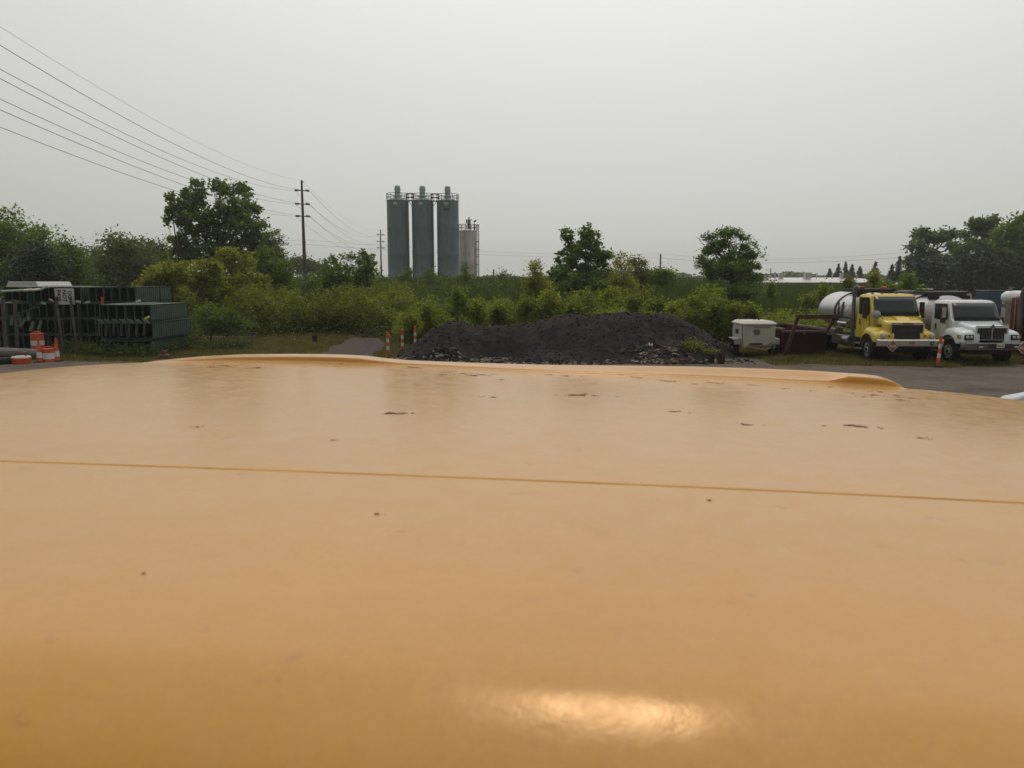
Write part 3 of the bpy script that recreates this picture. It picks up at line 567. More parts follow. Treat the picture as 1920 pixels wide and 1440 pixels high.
def chips(n_, fx, fy, s0, s1, mats, name, label, flat=.35, zf=None):
    mb_ = MB()
    for _ in range(n_):
        x, y = fx(), fy(); z = (zf or pz)(x, y); s = random.uniform(s0, s1)
        rot = Matrix.Rotation(random.uniform(0, 6.3), 3, 'Z') @ Matrix.Rotation(random.gauss(0, .35), 3, 'X') @ Matrix.Rotation(random.gauss(0, .3), 3, 'Y')
        p = []
        for sx, sy, sz in itertools.product((-1, 1), repeat=3): p.append(rot @ Vector((sx*s*random.uniform(.3, .55), sy*s*random.uniform(.2, .45), sz*s*flat*random.uniform(.3, .6)))+Vector((x, y, z+s*flat*.3)))
        mb_.add(p, [(0, 1, 3, 2), (4, 6, 7, 5), (0, 4, 5, 1), (2, 3, 7, 6), (0, 2, 6, 4), (1, 5, 7, 3)], random.choices(range(len(mats)), [6, 2, 1][:len(mats)])[0])
    o = mb_.build(name, mats, smooth=False); tag(o, label, "rubble", kind="stuff"); return o
c_dk = mat("stone_dark", (.022, .020, .021), .9, var=.4); c_br = mat("stone_brick", (.10, .07, .06), .9, var=.4); c_pl = mat("stone_pale", (.30, .27, .24), .9, var=.3)
chips(1500, lambda: random.uniform(-5.2, 10), lambda: random.uniform(31, 36), .04, .14, [c_dk, c_dk, c_br], "gravel_lumps", "dark lumps scattered over the front of the gravel pile")
chips(420, lambda: min(7.6, random.gauss(6.3, .9)), lambda: random.uniform(31, 33.4), .05, .26, [c_br, c_dk, c_pl], "brick_rubble", "broken brick and pale stone rubble at the right foot of the gravel pile")
chips(300, lambda: random.uniform(-5.3, 8), lambda: random.uniform(30.8, 32.2), .05, .22, [c_dk, c_br, c_pl], "broken_stone", "flat broken stones along the front edge of the gravel pile")
chips(380, lambda: random.gauss(-3.3, .8), lambda: random.gauss(32.3, .5), .05, .22, [c_dk, c_br, c_pl], "broken_asphalt", "low heap of broken asphalt pieces at the left end of the gravel pile")
dirtm = mat("dirt", (.045, .036, .026), .95, var=.45, scale=3, bump=.7, dirt=(.05, .065, .02), dirt_amt=.5, dscale=2)
dm = MB(); c = P(705, 612, 47.5); gx2 = np.linspace(-2.2, 2.2, 60); X2, Y2 = np.meshgrid(gx2, np.linspace(-1.4, 1.4, 36))
Z2 = .55*np.exp(-(X2/1.1)**2-(Y2/.7)**2)+.12*(vnoise(X2, Y2, 3, 5)-.5)*2.2+.05*(vnoise(X2, Y2, 9, 6)-.5)-.12
dm.add(np.stack([X2, Y2, Z2], 2).reshape(-1, 3).tolist(), [(j*60+i, j*60+i+1, (j+1)*60+i+1, (j+1)*60+i) for j in range(35) for i in range(59)])
o = dm.build("dirt_mound", dirtm, ang=180, loc=(c.x, 47.6, .12)); tag(o, "low mound of bare dirt at the end of the dirt track", "dirt mound")
for px, py, s, lab in ((1298, 626, .8, "larger green weed bush growing on the pile's right slope"), (1333, 640, .42, "small green weed bush lower on the pile's right slope")):
    Yp = 33.6; c = P(px, py, Yp); root = thing("weed_bush", lab, "weed", (c.x, Yp, pz(c.x, Yp)), 0, "weeds growing on the gravel pile")
    pp = rng.normal(size=(int(420*s), 3))*np.array([.38*s, .25*s, .17*s])+np.array([0, 0, .25*s]); npmesh("foliage", leaves(pp, .11), 4, leafmat("leaf_lime1", (.12,.15,.024)), root)
    st = MB()
    for _ in range(9): a = random.uniform(0, 6.3); st.tube([(0, 0, -.1), (math.cos(a)*.3*s, math.sin(a)*.2*s, .35*s)], .008, 4)
    st.build("stem", bark, root)

# ------------------------------------------------------------ silos
silom = mat("silo_paint", (.125, .175, .195), .55, var=.28, scale=.8, dirt=(.055, .05, .048), dirt_amt=.26, dscale=1.6, stretch=(2.5, 2.5, .35))
siloc = mat("silo_cap", (.34, .42, .42), .5, var=.2)
rustst = mat("rusty_steel", (.075, .045, .035), .85, var=.5, scale=5)
darkst = mat("dark_steel", (.035, .033, .034), .7, var=.4, scale=4)
YS = 130.; sr = 20*YS/F
def railing(mb_, cx_, cy_, r, z0, h, n_=12, t=.045):
    for k in range(n_): a = 2*math.pi*k/n_; mb_.cyl((cx_+r*math.cos(a), cy_+r*math.sin(a), z0), (cx_+r*math.cos(a), cy_+r*math.sin(a), z0+h), t, n=5)
    for zz in (h, h*.52): mb_.tube([(cx_+r*math.cos(2*math.pi*k/24), cy_+r*math.sin(2*math.pi*k/24), z0+zz) for k in range(25)], t, 5)
names = ["left one of the three tall blue grey silos", "middle one of the three tall blue grey silos", "right one of the three tall blue grey silos"]
stops = []
for i, px in enumerate((748.5, 794.5, 841)):
    c = P(px, 528, YS); zt = P(px, 377+i*.6, YS).z; s = thing("silo", names[i], "silo", (c.x, YS, -1), 0, "row of three blue grey silos"); zt += 1; stops.append((c.x, zt))
    b_ = MB(); b_.lathe([(sr, 0), (sr, zt*.25), (sr*1.004, zt*.25+.02), (sr*1.004, zt*.25+.08), (sr, zt*.25+.1), (sr, zt*.5), (sr*1.004, zt*.5+.03), (sr, zt*.5+.1), (sr, zt*.75), (sr*1.004, zt*.75+.03), (sr, zt*.75+.1), (sr, zt), (sr*1.02, zt), (sr*1.02, zt+.08), (.5, zt+.55), (.02, zt+.6)], n=40)
    b_.build("silo_body", silom, s, ang=30).rotation_euler.z = i*2.1+.5
    r_ = MB(); railing(r_, 0, 0, sr*1.0, zt+.05, 1.1); r_.build("guard_rail", rustst, s)
    v_ = MB(); v_.lathe([(.58, zt+.3), (.58, zt+.9), (.48, zt+1.0), (.48, zt+1.75), (.54, zt+1.8), (.54, zt+1.92), (.48, zt+1.95), (.48, zt+2.3), (.36, zt+2.48), (.05, zt+2.52)], n=20); v_.build("roof_vent", siloc, s, ang=30)
    h_ = MB(); h_.box((-.12, -sr+.0, zt-.55), (.7, .10, .42)); h_.lathe([(.02, -.12), (.28, -.1), (.3, 0)], (-.12, -sr, zt-.55), 14, axis='y'); h_.build("hatch", siloc, s, bevel=.03)
    if i == 0: d_ = MB(); d_.cyl((1.05, -sr*.82, 4), (1.05, -sr*.82, 8.3), .05, n=6); d_.build("pipe", darkst, s)
    if i == 1: d_ = MB(); d_.box((-sr*.75, -sr*.72, 5.9), (1.2, .12, .18)); d_.build("bracket", darkst, s)
    if i == 2:
        d_ = MB(); d_.box((-.1, -sr*1.01, zt-1.35), (.9, .12, .22)); d_.tube([(.3, -sr*.99, zt-1.3), (.45, -sr*.99, zt-.9), (.5, -sr*.98, zt-.1)], .05, 5); d_.build("bracket", darkst, s)
for i in (0, 1):
    x0, z0 = stops[i]; x1, z1 = stops[i+1]; xm = (x0+x1)/2; gap = x1-x0-2*sr; z_ = min(z0, z1)-1
    s = thing("catwalk", ["steel catwalk joining the left and middle silo tops", "steel catwalk joining the middle and right silo tops"][i], "catwalk", (xm, YS, z_), 0, "catwalks between the silos")
    d_ = MB(); d_.box((0, 0, .1), (gap+1.0, .9, .12)); d_.build("deck", darkst, s)
    for yy in (-.45, .45):
        f_ = MB()
        for xx in (-gap/2-.35, gap/2+.35): f_.cyl((xx, yy, .1), (xx, yy, 1.25), .05, n=5)
        for zz in (.65, 1.25): f_.cyl((-gap/2-.35, yy, zz), (gap/2+.35, yy, zz), .05, n=5)
        f_.build("hand_rail", rustst, s)
    g_ = MB(); sgn = 1 if i == 0 else -1; g_.cyl((-sgn*gap*.4, 0, 0), (sgn*gap*.55, 0, -.75), .05, n=5); g_.build("brace", darkst, s)
xg = (stops[0][0]+stops[1][0])/2; s = thing("ladder", "caged ladder in the gap between left and middle silo", "ladder", (xg, YS+.6, -1), 0); d_ = MB()
for xx in (-.18, .22): d_.cyl((xx, 0, 0), (xx, 0, 6.6), .035, n=5)
for k in range(16): d_.cyl((-.18, 0, .4+k*.4), (.22, 0, .4+k*.4), .025, n=5)
for k in range(5): d_.box((.02, -.1, 2+k*1.15), (.55, .5, .06))
d_.build("ladder_frame", darkst, s)
xg = (stops[1][0]+stops[2][0])/2; s = thing("ladder", "short ladder rungs in the gap between middle and right silo", "ladder", (xg, YS+.6, -1), 0); d_ = MB()
for k in range(6): d_.cyl((-.15, 0, .5+k*.6), (.2, 0, .5+k*.6), .03, n=5)
d_.cyl((.2, 0, 0), (.2, 0, 4), .03, n=5); d_.build("ladder_frame", darkst, s)
YT = 137.; c = P(877, 528, YT); rt = 16.2*YT/F; zt = P(877, 434, YT).z+1
s = thing("storage_tank", "shorter dirty white tank with rusty ladder right of the silos", "tank", (c.x, YT, -1)); whm = mat("tank_white", (.52, .50, .46), .6, var=.2, scale=.8, dirt=(.2, .14, .1), dirt_amt=.12, dscale=1.2, stretch=(2, 2, .3))
b_ = MB(); b_.lathe([(rt, 0), (rt, zt*.6), (rt*1.006, zt*.6+.03), (rt, zt*.6+.1), (rt, zt), (rt*1.03, zt), (rt*1.03, zt+.12), (.3, zt+.45), (.02, zt+.46)], n=40); b_.build("tank_body", whm, s, ang=30)
r_ = MB(); railing(r_, 0, 0, rt, zt+.1, 1.05, 11); r_.build("guard_rail", rustst, s)
v_ = MB(); v_.cyl((.3, 0, zt+.2), (.3, 0, zt+2.0), .29, n=12); v_.cyl((.3, 0, zt+2.0), (.3, 0, zt+2.5), .09, n=8); v_.box((.3, 0, zt+1.98), (1.1, .3, .12)); v_.box((-.15, 0, zt+1.65), (.2, .3, .5)); v_.build("roof_stack", mat("grey_steel", (.13, .12, .12), .6, var=.3), s)
l_ = MB(); l_.cyl((1.15, 0, zt+.1), (1.2, 0, zt+1.5), .05, n=6); l_.box((1.35, -.1, zt+1.75), (.55, .3, .25), Matrix.Rotation(-.6, 3, 'Y')); l_.build("floodlight", darkst, s)
la = MB(); 
for xx in (1.35, 1.62, 1.85, 2.0): la.cyl((xx, -.7+xx*.1, 0), (xx, -.7+xx*.1, zt+(1.1 if xx > 1.5 else 0)), .06, n=5)
for k in range(int(zt/1.3)): la.box((1.75, -.5, .8+k*1.3), (.62, .55, .08))
la.box((1.75, -.5, zt+1.1), (.7, .5, .1)); la.box((1.2, -.9, zt*.45), (.07, .07, zt*.9)); la.build("ladder_cage", rustst, s)
bx = MB(); bx.box((1.95, -.8, zt*.36), (.6, .3, 1.1)); bx.build("control_box", mat("grey_box", (.18, .18, .18), .6), s, bevel=.02)

# ------------------------------------------------------------ power lines
wood = mat("pole_wood", (.065, .045, .038), .9, var=.4, scale=2); rustp = mat("weathering_steel_pole", (.060, .034, .030), .8, var=.3, scale=1)
ins = mat("insulator", (.05, .05, .055), .4)
wirem = mat("wire", (.22, .22, .22), .6, var=.1)
def trans_pole(px, Y, label):
    x = (px-960)/F*Y*1.0; c = Vector((x, Y, H(x, Y))); s = thing("power_pole", label, "power pole", c, 0, "steel power poles of the high line")
    b_ = MB(); b_.cyl((0, 0, -.5), (0, 0, 20-c.z), .36, .16, 14); b_.cyl((.05, 0, 19.75-c.z), (.28, 0, 19.75-c.z), .1, n=6); b_.build("pole", rustp, s)
    for za in (18.4, 16.2, 14.2):
        a_ = MB(); z = za-c.z
        a_.tube([(-.95, 0, z), (-.4, 0, z-.04), (0, 0, z-.12), (.4, 0, z-.08), (.95, 0, z-.06)], .06, 5); a_.tube([(-.8, 0, z), (0, 0, z+.02), (.8, 0, z-.04)], .03, 4); a_.build("crossarm", rustp, s)
        for sx in (-1, 1):
            i_ = MB(); i_.cyl((sx*.55, 0, z-(.03 if sx > 0 else 0)), (sx*1.2, 0, z-(.08 if sx > 0 else 0)), .17, n=8)
            i_.build("insulator", ins, s)
    return c
pA = trans_pole(575.5, 132, "tall steel power pole with three short arms left of the silos")
pB = trans_pole(717.5, 254, "smaller farther power pole with three arms beside the left silo")
p0 = Vector((pA.x+(pA.x-pB.x)*.93+.3, pA.y-(pB.y-pA.y)*.93, 0)); p3 = Vector((pB.x-8.5, 375, 0))
trl = [Vector((p.x, p.y, 0)) for p in (p0, pA, pB, p3)]
def wire(name, pts, sags, r, label, group):
    mb_ = MB(); path = []
    for (a, b__), sg in zip(zip(pts[:-1], pts[1:]), sags):
        for k in range(25):
            t = k/24
            if path and k == 0: continue
            q_ = Vector(a).lerp(Vector(b__), t); q_.z -= 4*sg*t*(1-t); path.append(q_)
    mb_.tube(path, r, 4); o = mb_.build(name, wirem); tag(o, label, "wire", group)
WG = "wires of the high power line"
labs = {(0, -1): "wire from the left tip of the upper pole arm", (0, 1): "wire from the right tip of the upper pole arm", (1, -1): "wire from the left tip of the middle pole arm", (1, 1): "wire from the right tip of the middle pole arm", (2, -1): "wire from the left tip of the lowest pole arm", (2, 1): "wire from the right tip of the lowest pole arm"}
for k, za in enumerate((18.4, 16.2, 14.2)):
    for sx in (-1, 1):
        sg = [3.0, 2.5, 2.1][k]; wire("power_wire", [(q_.x+sx*1.2, q_.y, za-.05) for q_ in trl], [sg, 3.2, 3], .021, labs[(k, sx)], WG)
wire("power_wire", [(q_.x, q_.y, 20) for q_ in trl], [2.8, 2.6, 2.6], .011, "thin topmost wire running over the tips of the steel poles", WG)
def wpole(px, Y, top, label, r=.15, arm=True):
    x = (px-960)/F*Y; c = Vector((x, Y, H(x, Y))); zt_ = P(px, top, Y).z; s = thing("utility_pole", label, "utility pole", c, 0, "wooden utility poles")
    b_ = MB(); b_.cyl((0, 0, -.3), (0, 0, zt_-c.z), r*1.15, r*.85, 10); b_.build("pole", wood, s)
    if arm:
        i_ = MB(); i_.cyl((0, 0, zt_-c.z), (0, 0, zt_-c.z+.3), .04, n=5)
        for sx in (-1, 1): i_.cyl((sx*.25, 0, zt_-c.z-.5), (sx*.12, 0, zt_-c.z+.15), .05, n=5)
        i_.tube([(-.5, 0, zt_-c.z-2.6), (-.35, 0, zt_-c.z-2.9), (.3, 0, zt_-c.z-2.9), (.55, 0, zt_-c.z-2.2)], .05, 5); i_.build("insulator", ins, s)
    return Vector((x, Y, zt_))
a1 = wpole(577, 165, 451, "shorter wooden utility pole right beside the tall steel pole", .2)
a2 = wpole(1235, 235, 477, "wooden utility pole on the skyline between the notched dark tree and the layered tree", .26)
a3 = wpole(1806, 146, 459, "bare wooden pole before the trees at far right", .17, False)
a0 = P(-250, 470, 150)
WD = "two low wires crossing behind the silos"
wire("power_wire", [a0, a1+Vector((0, 0, .15)), a2+Vector((0, 0, .2)), a3-Vector((0, 0, .2)), P(2400, 440, 120)], [.6, 1.2, 2.0, 1], .022, "upper one of the two low wires crossing behind the silos", WD)
wire("power_wire", [a0-Vector((0, 0, 1.2)), a1-Vector((0, 0, .8)), a2-Vector((0, 0, 1.0)), a3-Vector((0, 0, 1.2)), P(2400, 450, 120)], [.6, .9, 1.8, 1], .030, "lower thicker one of the two low wires crossing behind the silos", WD)
wpole(926, 150, 505, "short dark post on the skyline right of the white tank", .16, False)

# ------------------------------------------------------------ long white roofed building
YB = 185.; x0 = P(1415, 525, YB).x; x1 = P(1690, 525, YB).x; zt = P(1500, 522, YB).z; zb = P(1500, 529.5, YB).z
s = thing("long_building", "long low building with a bright white roof edge behind the reeds", "building", ((x0+x1)/2, YB, -1)); W_ = x1-x0
wallm = mat("building_wall", (.20, .205, .18), .8, var=.15, scale=.6); roofm = mat("building_roof", (.58, .58, .56), .4, var=.08)
b_ = MB(); b_.box((0, 12, (zb+1)/2), (W_-.6, 24, zb+1)); b_.build("wall", wallm, s)
r_ = MB(); r_.loft([[(-W_/2, -.4, zb+1), (-W_/2, 25, zb+1), (-W_/2, 25, zt+.8), (-W_/2, 12, zt+1.25), (-W_/2, 2.6, zt+.8)], [(W_/2-7, -.4, zb+1), (W_/2-7, 25, zb+1), (W_/2-7, 25, zt+.8), (W_/2-7, 12, zt+1.25), (W_/2-7, 2.6, zt+.8)], [(W_/2, -.4, zb+1), (W_/2, 25, zb+1), (W_/2, 25, zb+1.25), (W_/2, 12, zb+1.3), (W_/2, -.4, zb+1.2)]]); r_.build("roof", roofm, s, smooth=False)
for px, wdt, hgt in ((1452, .6, 2.6), (1461, .8, 1.6), (1472, 2.4, 1.3), (1523, 3.6, 1.5), (1540, .4, 1.3), (1555, .3, 1.1), (1570, .5, 1.5), (1588, 1.8, 1.4), (1617, .4, 1.2)):
    v_ = MB(); vx = P(px, 520, YB).x-(x0+x1)/2; v_.box((vx, 3, zt+.9+hgt/2), (wdt*.4, wdt*.4, hgt)); v_.box((vx, 3, zt+.9+hgt*.5+.4), (wdt*.46, wdt*.46, .1)); v_.build("roof_vent", mat("vent_grey", (.42, .42, .42), .5), s)
for k in range(7):
    d_ = MB(); d_.box((-W_/2+3+k*4.6, -.08, zb*.5+.5), (.25, .12, zb+1)); d_.build("downpipe", darkst, s)
s = thing("grey_shed", "small grey shed roof in the trees left of the layered tree", "shed", tuple(P(1300, 527, 200)*1), 0); s.location.z = -1
b_ = MB(); b_.box((0, 3, 2), (7, 6, 4.3)); b_.build("wall", wallm, s); b_ = MB(); b_.loft([[(-4, -.3, 4.15), (-4, 6.3, 4.15), (-4, 3, 5.0)], [(4, -.3, 4.15), (4, 6.3, 4.15), (4, 3, 5.0)]]); b_.build("roof", mat("shed_roof", (.2, .2, .2), .6), s, smooth=False)

# ------------------------------------------------------------ trucks
yel = mat("truck_yellow", (.60, .44, .042), .38, var=.15, scale=2, coat=.5, dirt=(.35, .28, .1), dirt_amt=.12)
whi = mat("truck_white", (.60, .67, .70), .35, var=.12, scale=2, coat=.5)
redp = mat("truck_red", (.12, .012, .014), .3, var=.15, coat=.6)
chrome = mat("chrome", (.62, .58, .56), .25, .9, var=.2, scale=5)
blackp = mat("black_plastic", (.015, .015, .016), .55)
amber = mat("amber_lens", (.55, .13, .01), .3); redl = mat("red_lens", (.3, .02, .01), .3); lens = mat("lamp_lens", (.5, .5, .48), .12, var=.1, metal=.3)
tankm = mat("tank_skin", (.55, .54, .53), .34, .55, var=.15, scale=1.5, dirt=(.3, .28, .26), dirt_amt=.15)
letter = mat("dark_lettering", (.02, .02, .02), .6); rimm = mat("rim_paint", (.75, .75, .73), .45, var=.2)
FR = (R(90), 0, 0)
def sect(y, hw, z0, z1, rc, n_=5, taper=0.):
    """rounded-top section in xz plane at y"""
    p = [(-hw, y, z0)]
    for k in range(n_+1): a = math.pi-math.pi/2*k/n_; p.append((-hw+taper+rc+rc*math.cos(a), y, z1-rc+rc*math.sin(a)))
    for k in range(n_+1): a = math.pi/2-math.pi/2*k/n_; p.append((hw-taper-rc+rc*math.cos(a), y, z1-rc+rc*math.sin(a)))
    p.append((hw, y, z0)); return p
def wheel(parent, x, y, r=.5, wd=.28, side=-1, front=True, name="wheel"):
    w0 = MB(); w0.lathe([(r*.58, -wd/2), (r*.9, -wd/2-.005), (r*.97, -wd/2+.03), (r, -wd/2+.06), (r, wd/2-.06), (r*.97, wd/2-.03), (r*.9, wd/2+.005), (r*.58, wd/2)], (0, 0, 0), 28, axis='x'); wo = w0.build(name, tyre, parent, loc=(x, y, r)); 
    q_ = MB(); d = side*(1 if front else -1); q_.lathe([(r*.60, side*wd*.5), (r*.56, side*wd*.5), (r*.53, side*wd*.2), (r*.36, side*wd*(.32 if front else .02)), (r*.22, side*wd*(.36 if front else .02)), (r*.2, side*wd*(.55 if front else .15)), (.01, side*wd*(.58 if front else .18))], (0, 0, 0), 24, axis='x')
    q_.cyl((side*wd*.3, 0, 0), (side*wd*.62, 0, 0), r*.19, r*.15, n=14, mi=1)
    for k in range(8): a = k*math.pi/4; q_.cyl((side*wd*.3, math.cos(a)*r*.3, math.sin(a)*r*.3), (side*wd*.42, math.cos(a)*r*.3, math.sin(a)*r*.3), .022, n=6, mi=1)
    q_.build("rim", [rimm, blackp], wo); return wo
def placard(parent, loc, s=.27):
    p_ = MB(); d = s*.72
    p_.add([(0, -.012, d), (d, -.012, 0), (0, -.012, -d), (-d, -.012, 0), (0, 0, d), (d, 0, 0), (0, 0, -d), (-d, 0, 0)], [(0, 1, 2, 3), (4, 7, 6, 5), (0, 4, 5, 1), (1, 5, 6, 2), (2, 6, 7, 3), (3, 7, 4, 0)], 0)
    d2 = d*.86; p_.add([(0, -.015, d2), (d2, -.015, 0), (0, -.015, -d2), (-d2, -.015, 0)], [(0, 1, 2, 3)], 1)
    p_.add([(-d*.55, -.018, d*.2), (d*.55, -.018, d*.2), (d*.55, -.018, -d*.2), (-d*.55, -.018, -d*.2)], [(0, 1, 2, 3)], 0)
    o = p_.build("placard", [mat("placard_white", (.55, .53, .5), .5), mat("placard_red", (.32, .06, .06), .5)], parent, smooth=False, loc=loc)
    text("placard_number", "3257", d*.42, letter, o, (0, -.021, 0), FR, .001); return o
def truck(loc, rz, P_, label, name="tank_truck"):
    s = thing(name, label, "truck", loc, rz); pm = P_['paint']; yw = P_['y_wind']; zc = P_['z_cowl']; zr = P_['z_roof']; hw = P_['hw']; zh = P_['z_hood']; ghw = P_['ghw']
    # frame and axles, with a wide underbody box added to block light beneath
    f_ = MB(); 
    for sx in (-.42, .42): f_.box((sx, 3.75, .78), (.09, 6.6, .26))
    f_.box((0, .35, .72), (1.3, .25, .3)); f_.box((0, 3.6, .66), (1.5, 6.0, .50)); f_.box((0, 1.2, .52), (1.9, .14, .14)); f_.box((0, 5.9, .55), (1.9, .2, .2)); f_.build("chassis_and_light_block", blackp, s, bevel=.01)
    # hood (front at y=.35)
    h_ = MB(); h_.loft([sect(.38, ghw+.02, 1.0, zh-.10, .12), sect(.46, ghw+(.11 if P_['style'] == 'a' else .07), .98, zh-.02, .14), sect(.9, ghw+(.20 if P_['style'] == 'a' else .15), .98, zh+.05, .16), sect(yw+.1, P_['hood_rear'], 1.0, zc+.02, .2)])
    h_.build("hood", pm, s, ang=50)
    if P_['style'] == 'a':
        r2 = MB(); r2.loft([[(x*.30, y, z) for x, z in ((-1, zh-.02), (-.85, zh+d), (.85, zh+d), (1, zh-.02))] for y, d in ((.62, .0), (.78, .13), (1.45, .22))]); r2.build("air_scoop", pm, s)
    # fenders with wheel arch
    for sx in (-1, 1):
        fe = MB(); arch = []; n_ = 22; rr_ = .60; yc = P_['y_axle']; x0_ = ghw*.8; x1_ = P_['fw']
        outer = []
        for k in range(n_+1):
            a = math.pi*k/n_; outer.append((yc-math.cos(a)*rr_, .52+math.sin(a)*rr_))
        # top profile of fender over length
        def ztop(y): return np.interp(y, [.30, .36, .5, .8, yc-.2, yc+.25, yc+.62], [1.14, 1.24, 1.30, 1.34, 1.42, 1.44, 1.05] if P_['style'] == 'a' else [1.16, 1.28, 1.37, 1.42, 1.48, 1.44, 1.05])
        ysn = np.linspace(.30, yc+.62, 26); secs = []
        for y in ysn:
            dy = (y-yc)/rr_; zbot = .52+rr_*math.sqrt(max(0, 1-dy*dy)) if abs(dy) < 1 else .86
            zbot = max(zbot, .86 if y < yc else .80); zt_ = max(float(ztop(y)), zbot+.03); xin = x0_ if y < yw else hw-.15; xo = x1_ if y > .42 else x1_-.09*(.42-y)/.12
            secs.append([(sx*xin, y, zbot), (sx*xin, y, zt_+.03), (sx*(xo-.22), y, zt_), (sx*(xo-.07), y, zt_-.06), (sx*xo, y, zt_-.2 if zt_-.2 > zbot else zbot+.005), (sx*xo, y, zbot)])
        fe.loft(secs); fo = fe.build("fender", pm, s, ang=45)
        la_ = MB(); la_.tube([(sx*(x1_-.015), yc-math.cos(a)*rr_*1.0, .54+math.sin(a)*rr_*1.0) for a in np.linspace(.25, math.pi-.1, 16)], .035, 6); la_.build("arch_trim", blackp, fo)
        if P_['style'] == 'a':
            hl = MB(); hl.lathe([(.10, .0), (.115, -.04), (.09, -.055)], (sx*(x1_-.24), .31, 1.13), 18, axis='y'); hl.lathe([(.088, -.045), (.06, -.07), (.01, -.075)], (sx*(x1_-.24), .31, 1.13), 16, mi=1, axis='y'); hl.build("headlight", [chrome, lens], s)
            am = MB(); am.lathe([(.058, 0), (.05, -.035), (.01, -.04)], (sx*(x1_-.50), .31, 1.12), 12, axis='y'); am.build("turn_signal", amber, s)
        else:
            hl = MB(); hl.box((sx*(x1_-.28), .285, 1.12), (.36, .06, .21), mi=0); hl.lathe([(.075, 0), (.06, -.03), (.01, -.035)], (sx*(x1_-.2), .25, 1.12), 14, mi=1, axis='y'); hl.lathe([(.07, 0), (.05, -.03), (.01, -.035)], (sx*(x1_-.36), .25, 1.12), 14, mi=1, axis='y'); hl.build("headlight", [blackp, lens], s, bevel=.02)
            am = MB(); am.box((sx*(x1_+.0), .5, 1.14), (.03, .22, .14)); am.build("turn_signal", mat("side_lens", (.45, .3, .1), .3), s)
        wheel(s, sx*(P_['fw']-.17), P_['y_axle'], .5, .26, sx)
        for dx in (0, .3): wheel(s, sx*(1.08-dx), 5.9, .5, .25, sx, False)
    # grille
    g_ = MB(); gz0, gz1 = P_['gz']; g_.box((0, .365, (gz0+gz1)/2), (ghw*2-.06, .04, gz1-gz0), mi=1)
    if P_['style'] == 'a':
        k = 11
        for i in range(k): g_.box((0, .335, gz0+.03+(gz1-gz0-.06)*i/(k-1)), (ghw*2-.08, .02, .014), mi=3)
        for sx in (-1, 1): g_.box((sx*(ghw-.02), .34, (gz0+gz1)/2), (.035, .05, gz1-gz0), mi=0)
        g_.box((0, .34, gz1+.045), (ghw*2-.02, .05, .09), mi=0)
    else:
        for i in range(20):
            if abs(i-9.5) > .1: g_.box((-ghw+.06+(ghw*2-.12)*i/19, .335, (gz0+gz1)/2), (.018, .02, gz1-gz0-.02), mi=3)
        g_.box((0, .33, (gz0+gz1)/2), (.045, .04, gz1-gz0), mi=0)
        for sx in (-1, 1): g_.box((sx*(ghw+.0), .34, (gz0+gz1)/2), (.06, .05, gz1-gz0+.1), mi=2)
        g_.box((0, .34, gz1+.05), (ghw*2+.04, .06, .09), mi=2)
    go = g_.build("grille", [chrome, mat("grille_void", (.004, .004, .005), .9), pm, mat("dull_chrome", (.22, .215, .22), .35, .8)], s, smooth=False)
    if P_['style'] == 'a':
        bd = MB(); bd.box((0, .31, gz1+.05), (.42, .012, .06)); bo = bd.build("badge", letter, go); text("badge_text", "FREIGHTLINER", .05, chrome, bo, (0, .302, gz1+.05), FR, .001)
    else:
        bd = MB(); d = .11; bd.add([(0, .295, gz1+.05+d), (d, .295, gz1+.05), (0, .295, gz1+.05-d), (-d, .295, gz1+.05), (0, .33, gz1+.05+d), (d, .33, gz1+.05), (0, .33, gz1+.05-d), (-d, .33, gz1+.05)], [(0, 1, 2, 3), (4, 7, 6, 5), (0, 4, 5, 1), (1, 5, 6, 2), (2, 6, 7, 3), (3, 7, 4, 0)]); d = .08; bd.add([(0, .292, gz1+.05+d), (d, .292, gz1+.05), (0, .292, gz1+.05-d), (-d, .292, gz1+.05)], [(0, 1, 2, 3)], 1); bd.build("badge", [chrome, mat("badge_grey", (.12, .13, .14), .4)], go)
    # bumper
    bz0, bz1 = P_['bz']; bm_ = MB(); bw = P_['bw']; zm = (bz0+bz1)/2; hb = bz1-bz0
    def bs(x, y): return [(x, y, bz0), (x, y-.03, bz0+.03), (x, y-.035, zm), (x, y-.03, bz1-.03), (x, y, bz1), (x, y+.16, bz1), (x, y+.16, bz1-.03), (x, y+.02, bz1-.04), (x, y+.02, bz0+.04), (x, y+.16, bz0+.03), (x, y+.16, bz0)]
    bm_.loft([bs(-bw, .28), bs(-bw*.9, .1), bs(-bw*.75, .04), bs(0, .02), bs(bw*.75, .04), bs(bw*.9, .1), bs(bw, .28)] if P_['style'] != 'a' else [bs(-bw, .12), bs(-bw*.9, .03), bs(0, .02), bs(bw, .02)])
    bo = bm_.build("bumper", P_['bumper'], s, ang=30)
    if P_['style'] == 'a':
        placard(s, (-.72, -.035, zm-.10), .34); text("bumper_number", "4602", .13, letter, bo, (.05, -.02, zm), FR, .002)
        d_ = MB(); d_.box((.86, -.025, zm), (.13, .02, .15)); d_.build("tow_opening", letter, bo); d_ = MB(); d_.box((.86, -.037, zm), (.06, .01, .06)); d_.build("tow_hook", chrome, bo)
        d_ = MB(); d_.lathe([(.065, 0), (.06, -.02), (.01, -.022)], (1.13, -.015, zm), 16, axis='y'); d_.build("bumper_lamp", mat("dark_red_lens", (.06, .015, .012), .3), bo)
    else:
        placard(s, (1.03, -.05, zm-.04), .34)
        pl_ = MB(); pl_.box((.16, -.03, zm+.04), (.31, .012, .16)); po = pl_.build("licence_plate", mat("plate", (.52, .52, .42), .5), bo); text("plate_number", "P84 281", .08, letter, po, (.16, -.04, zm+.03), FR, .001)
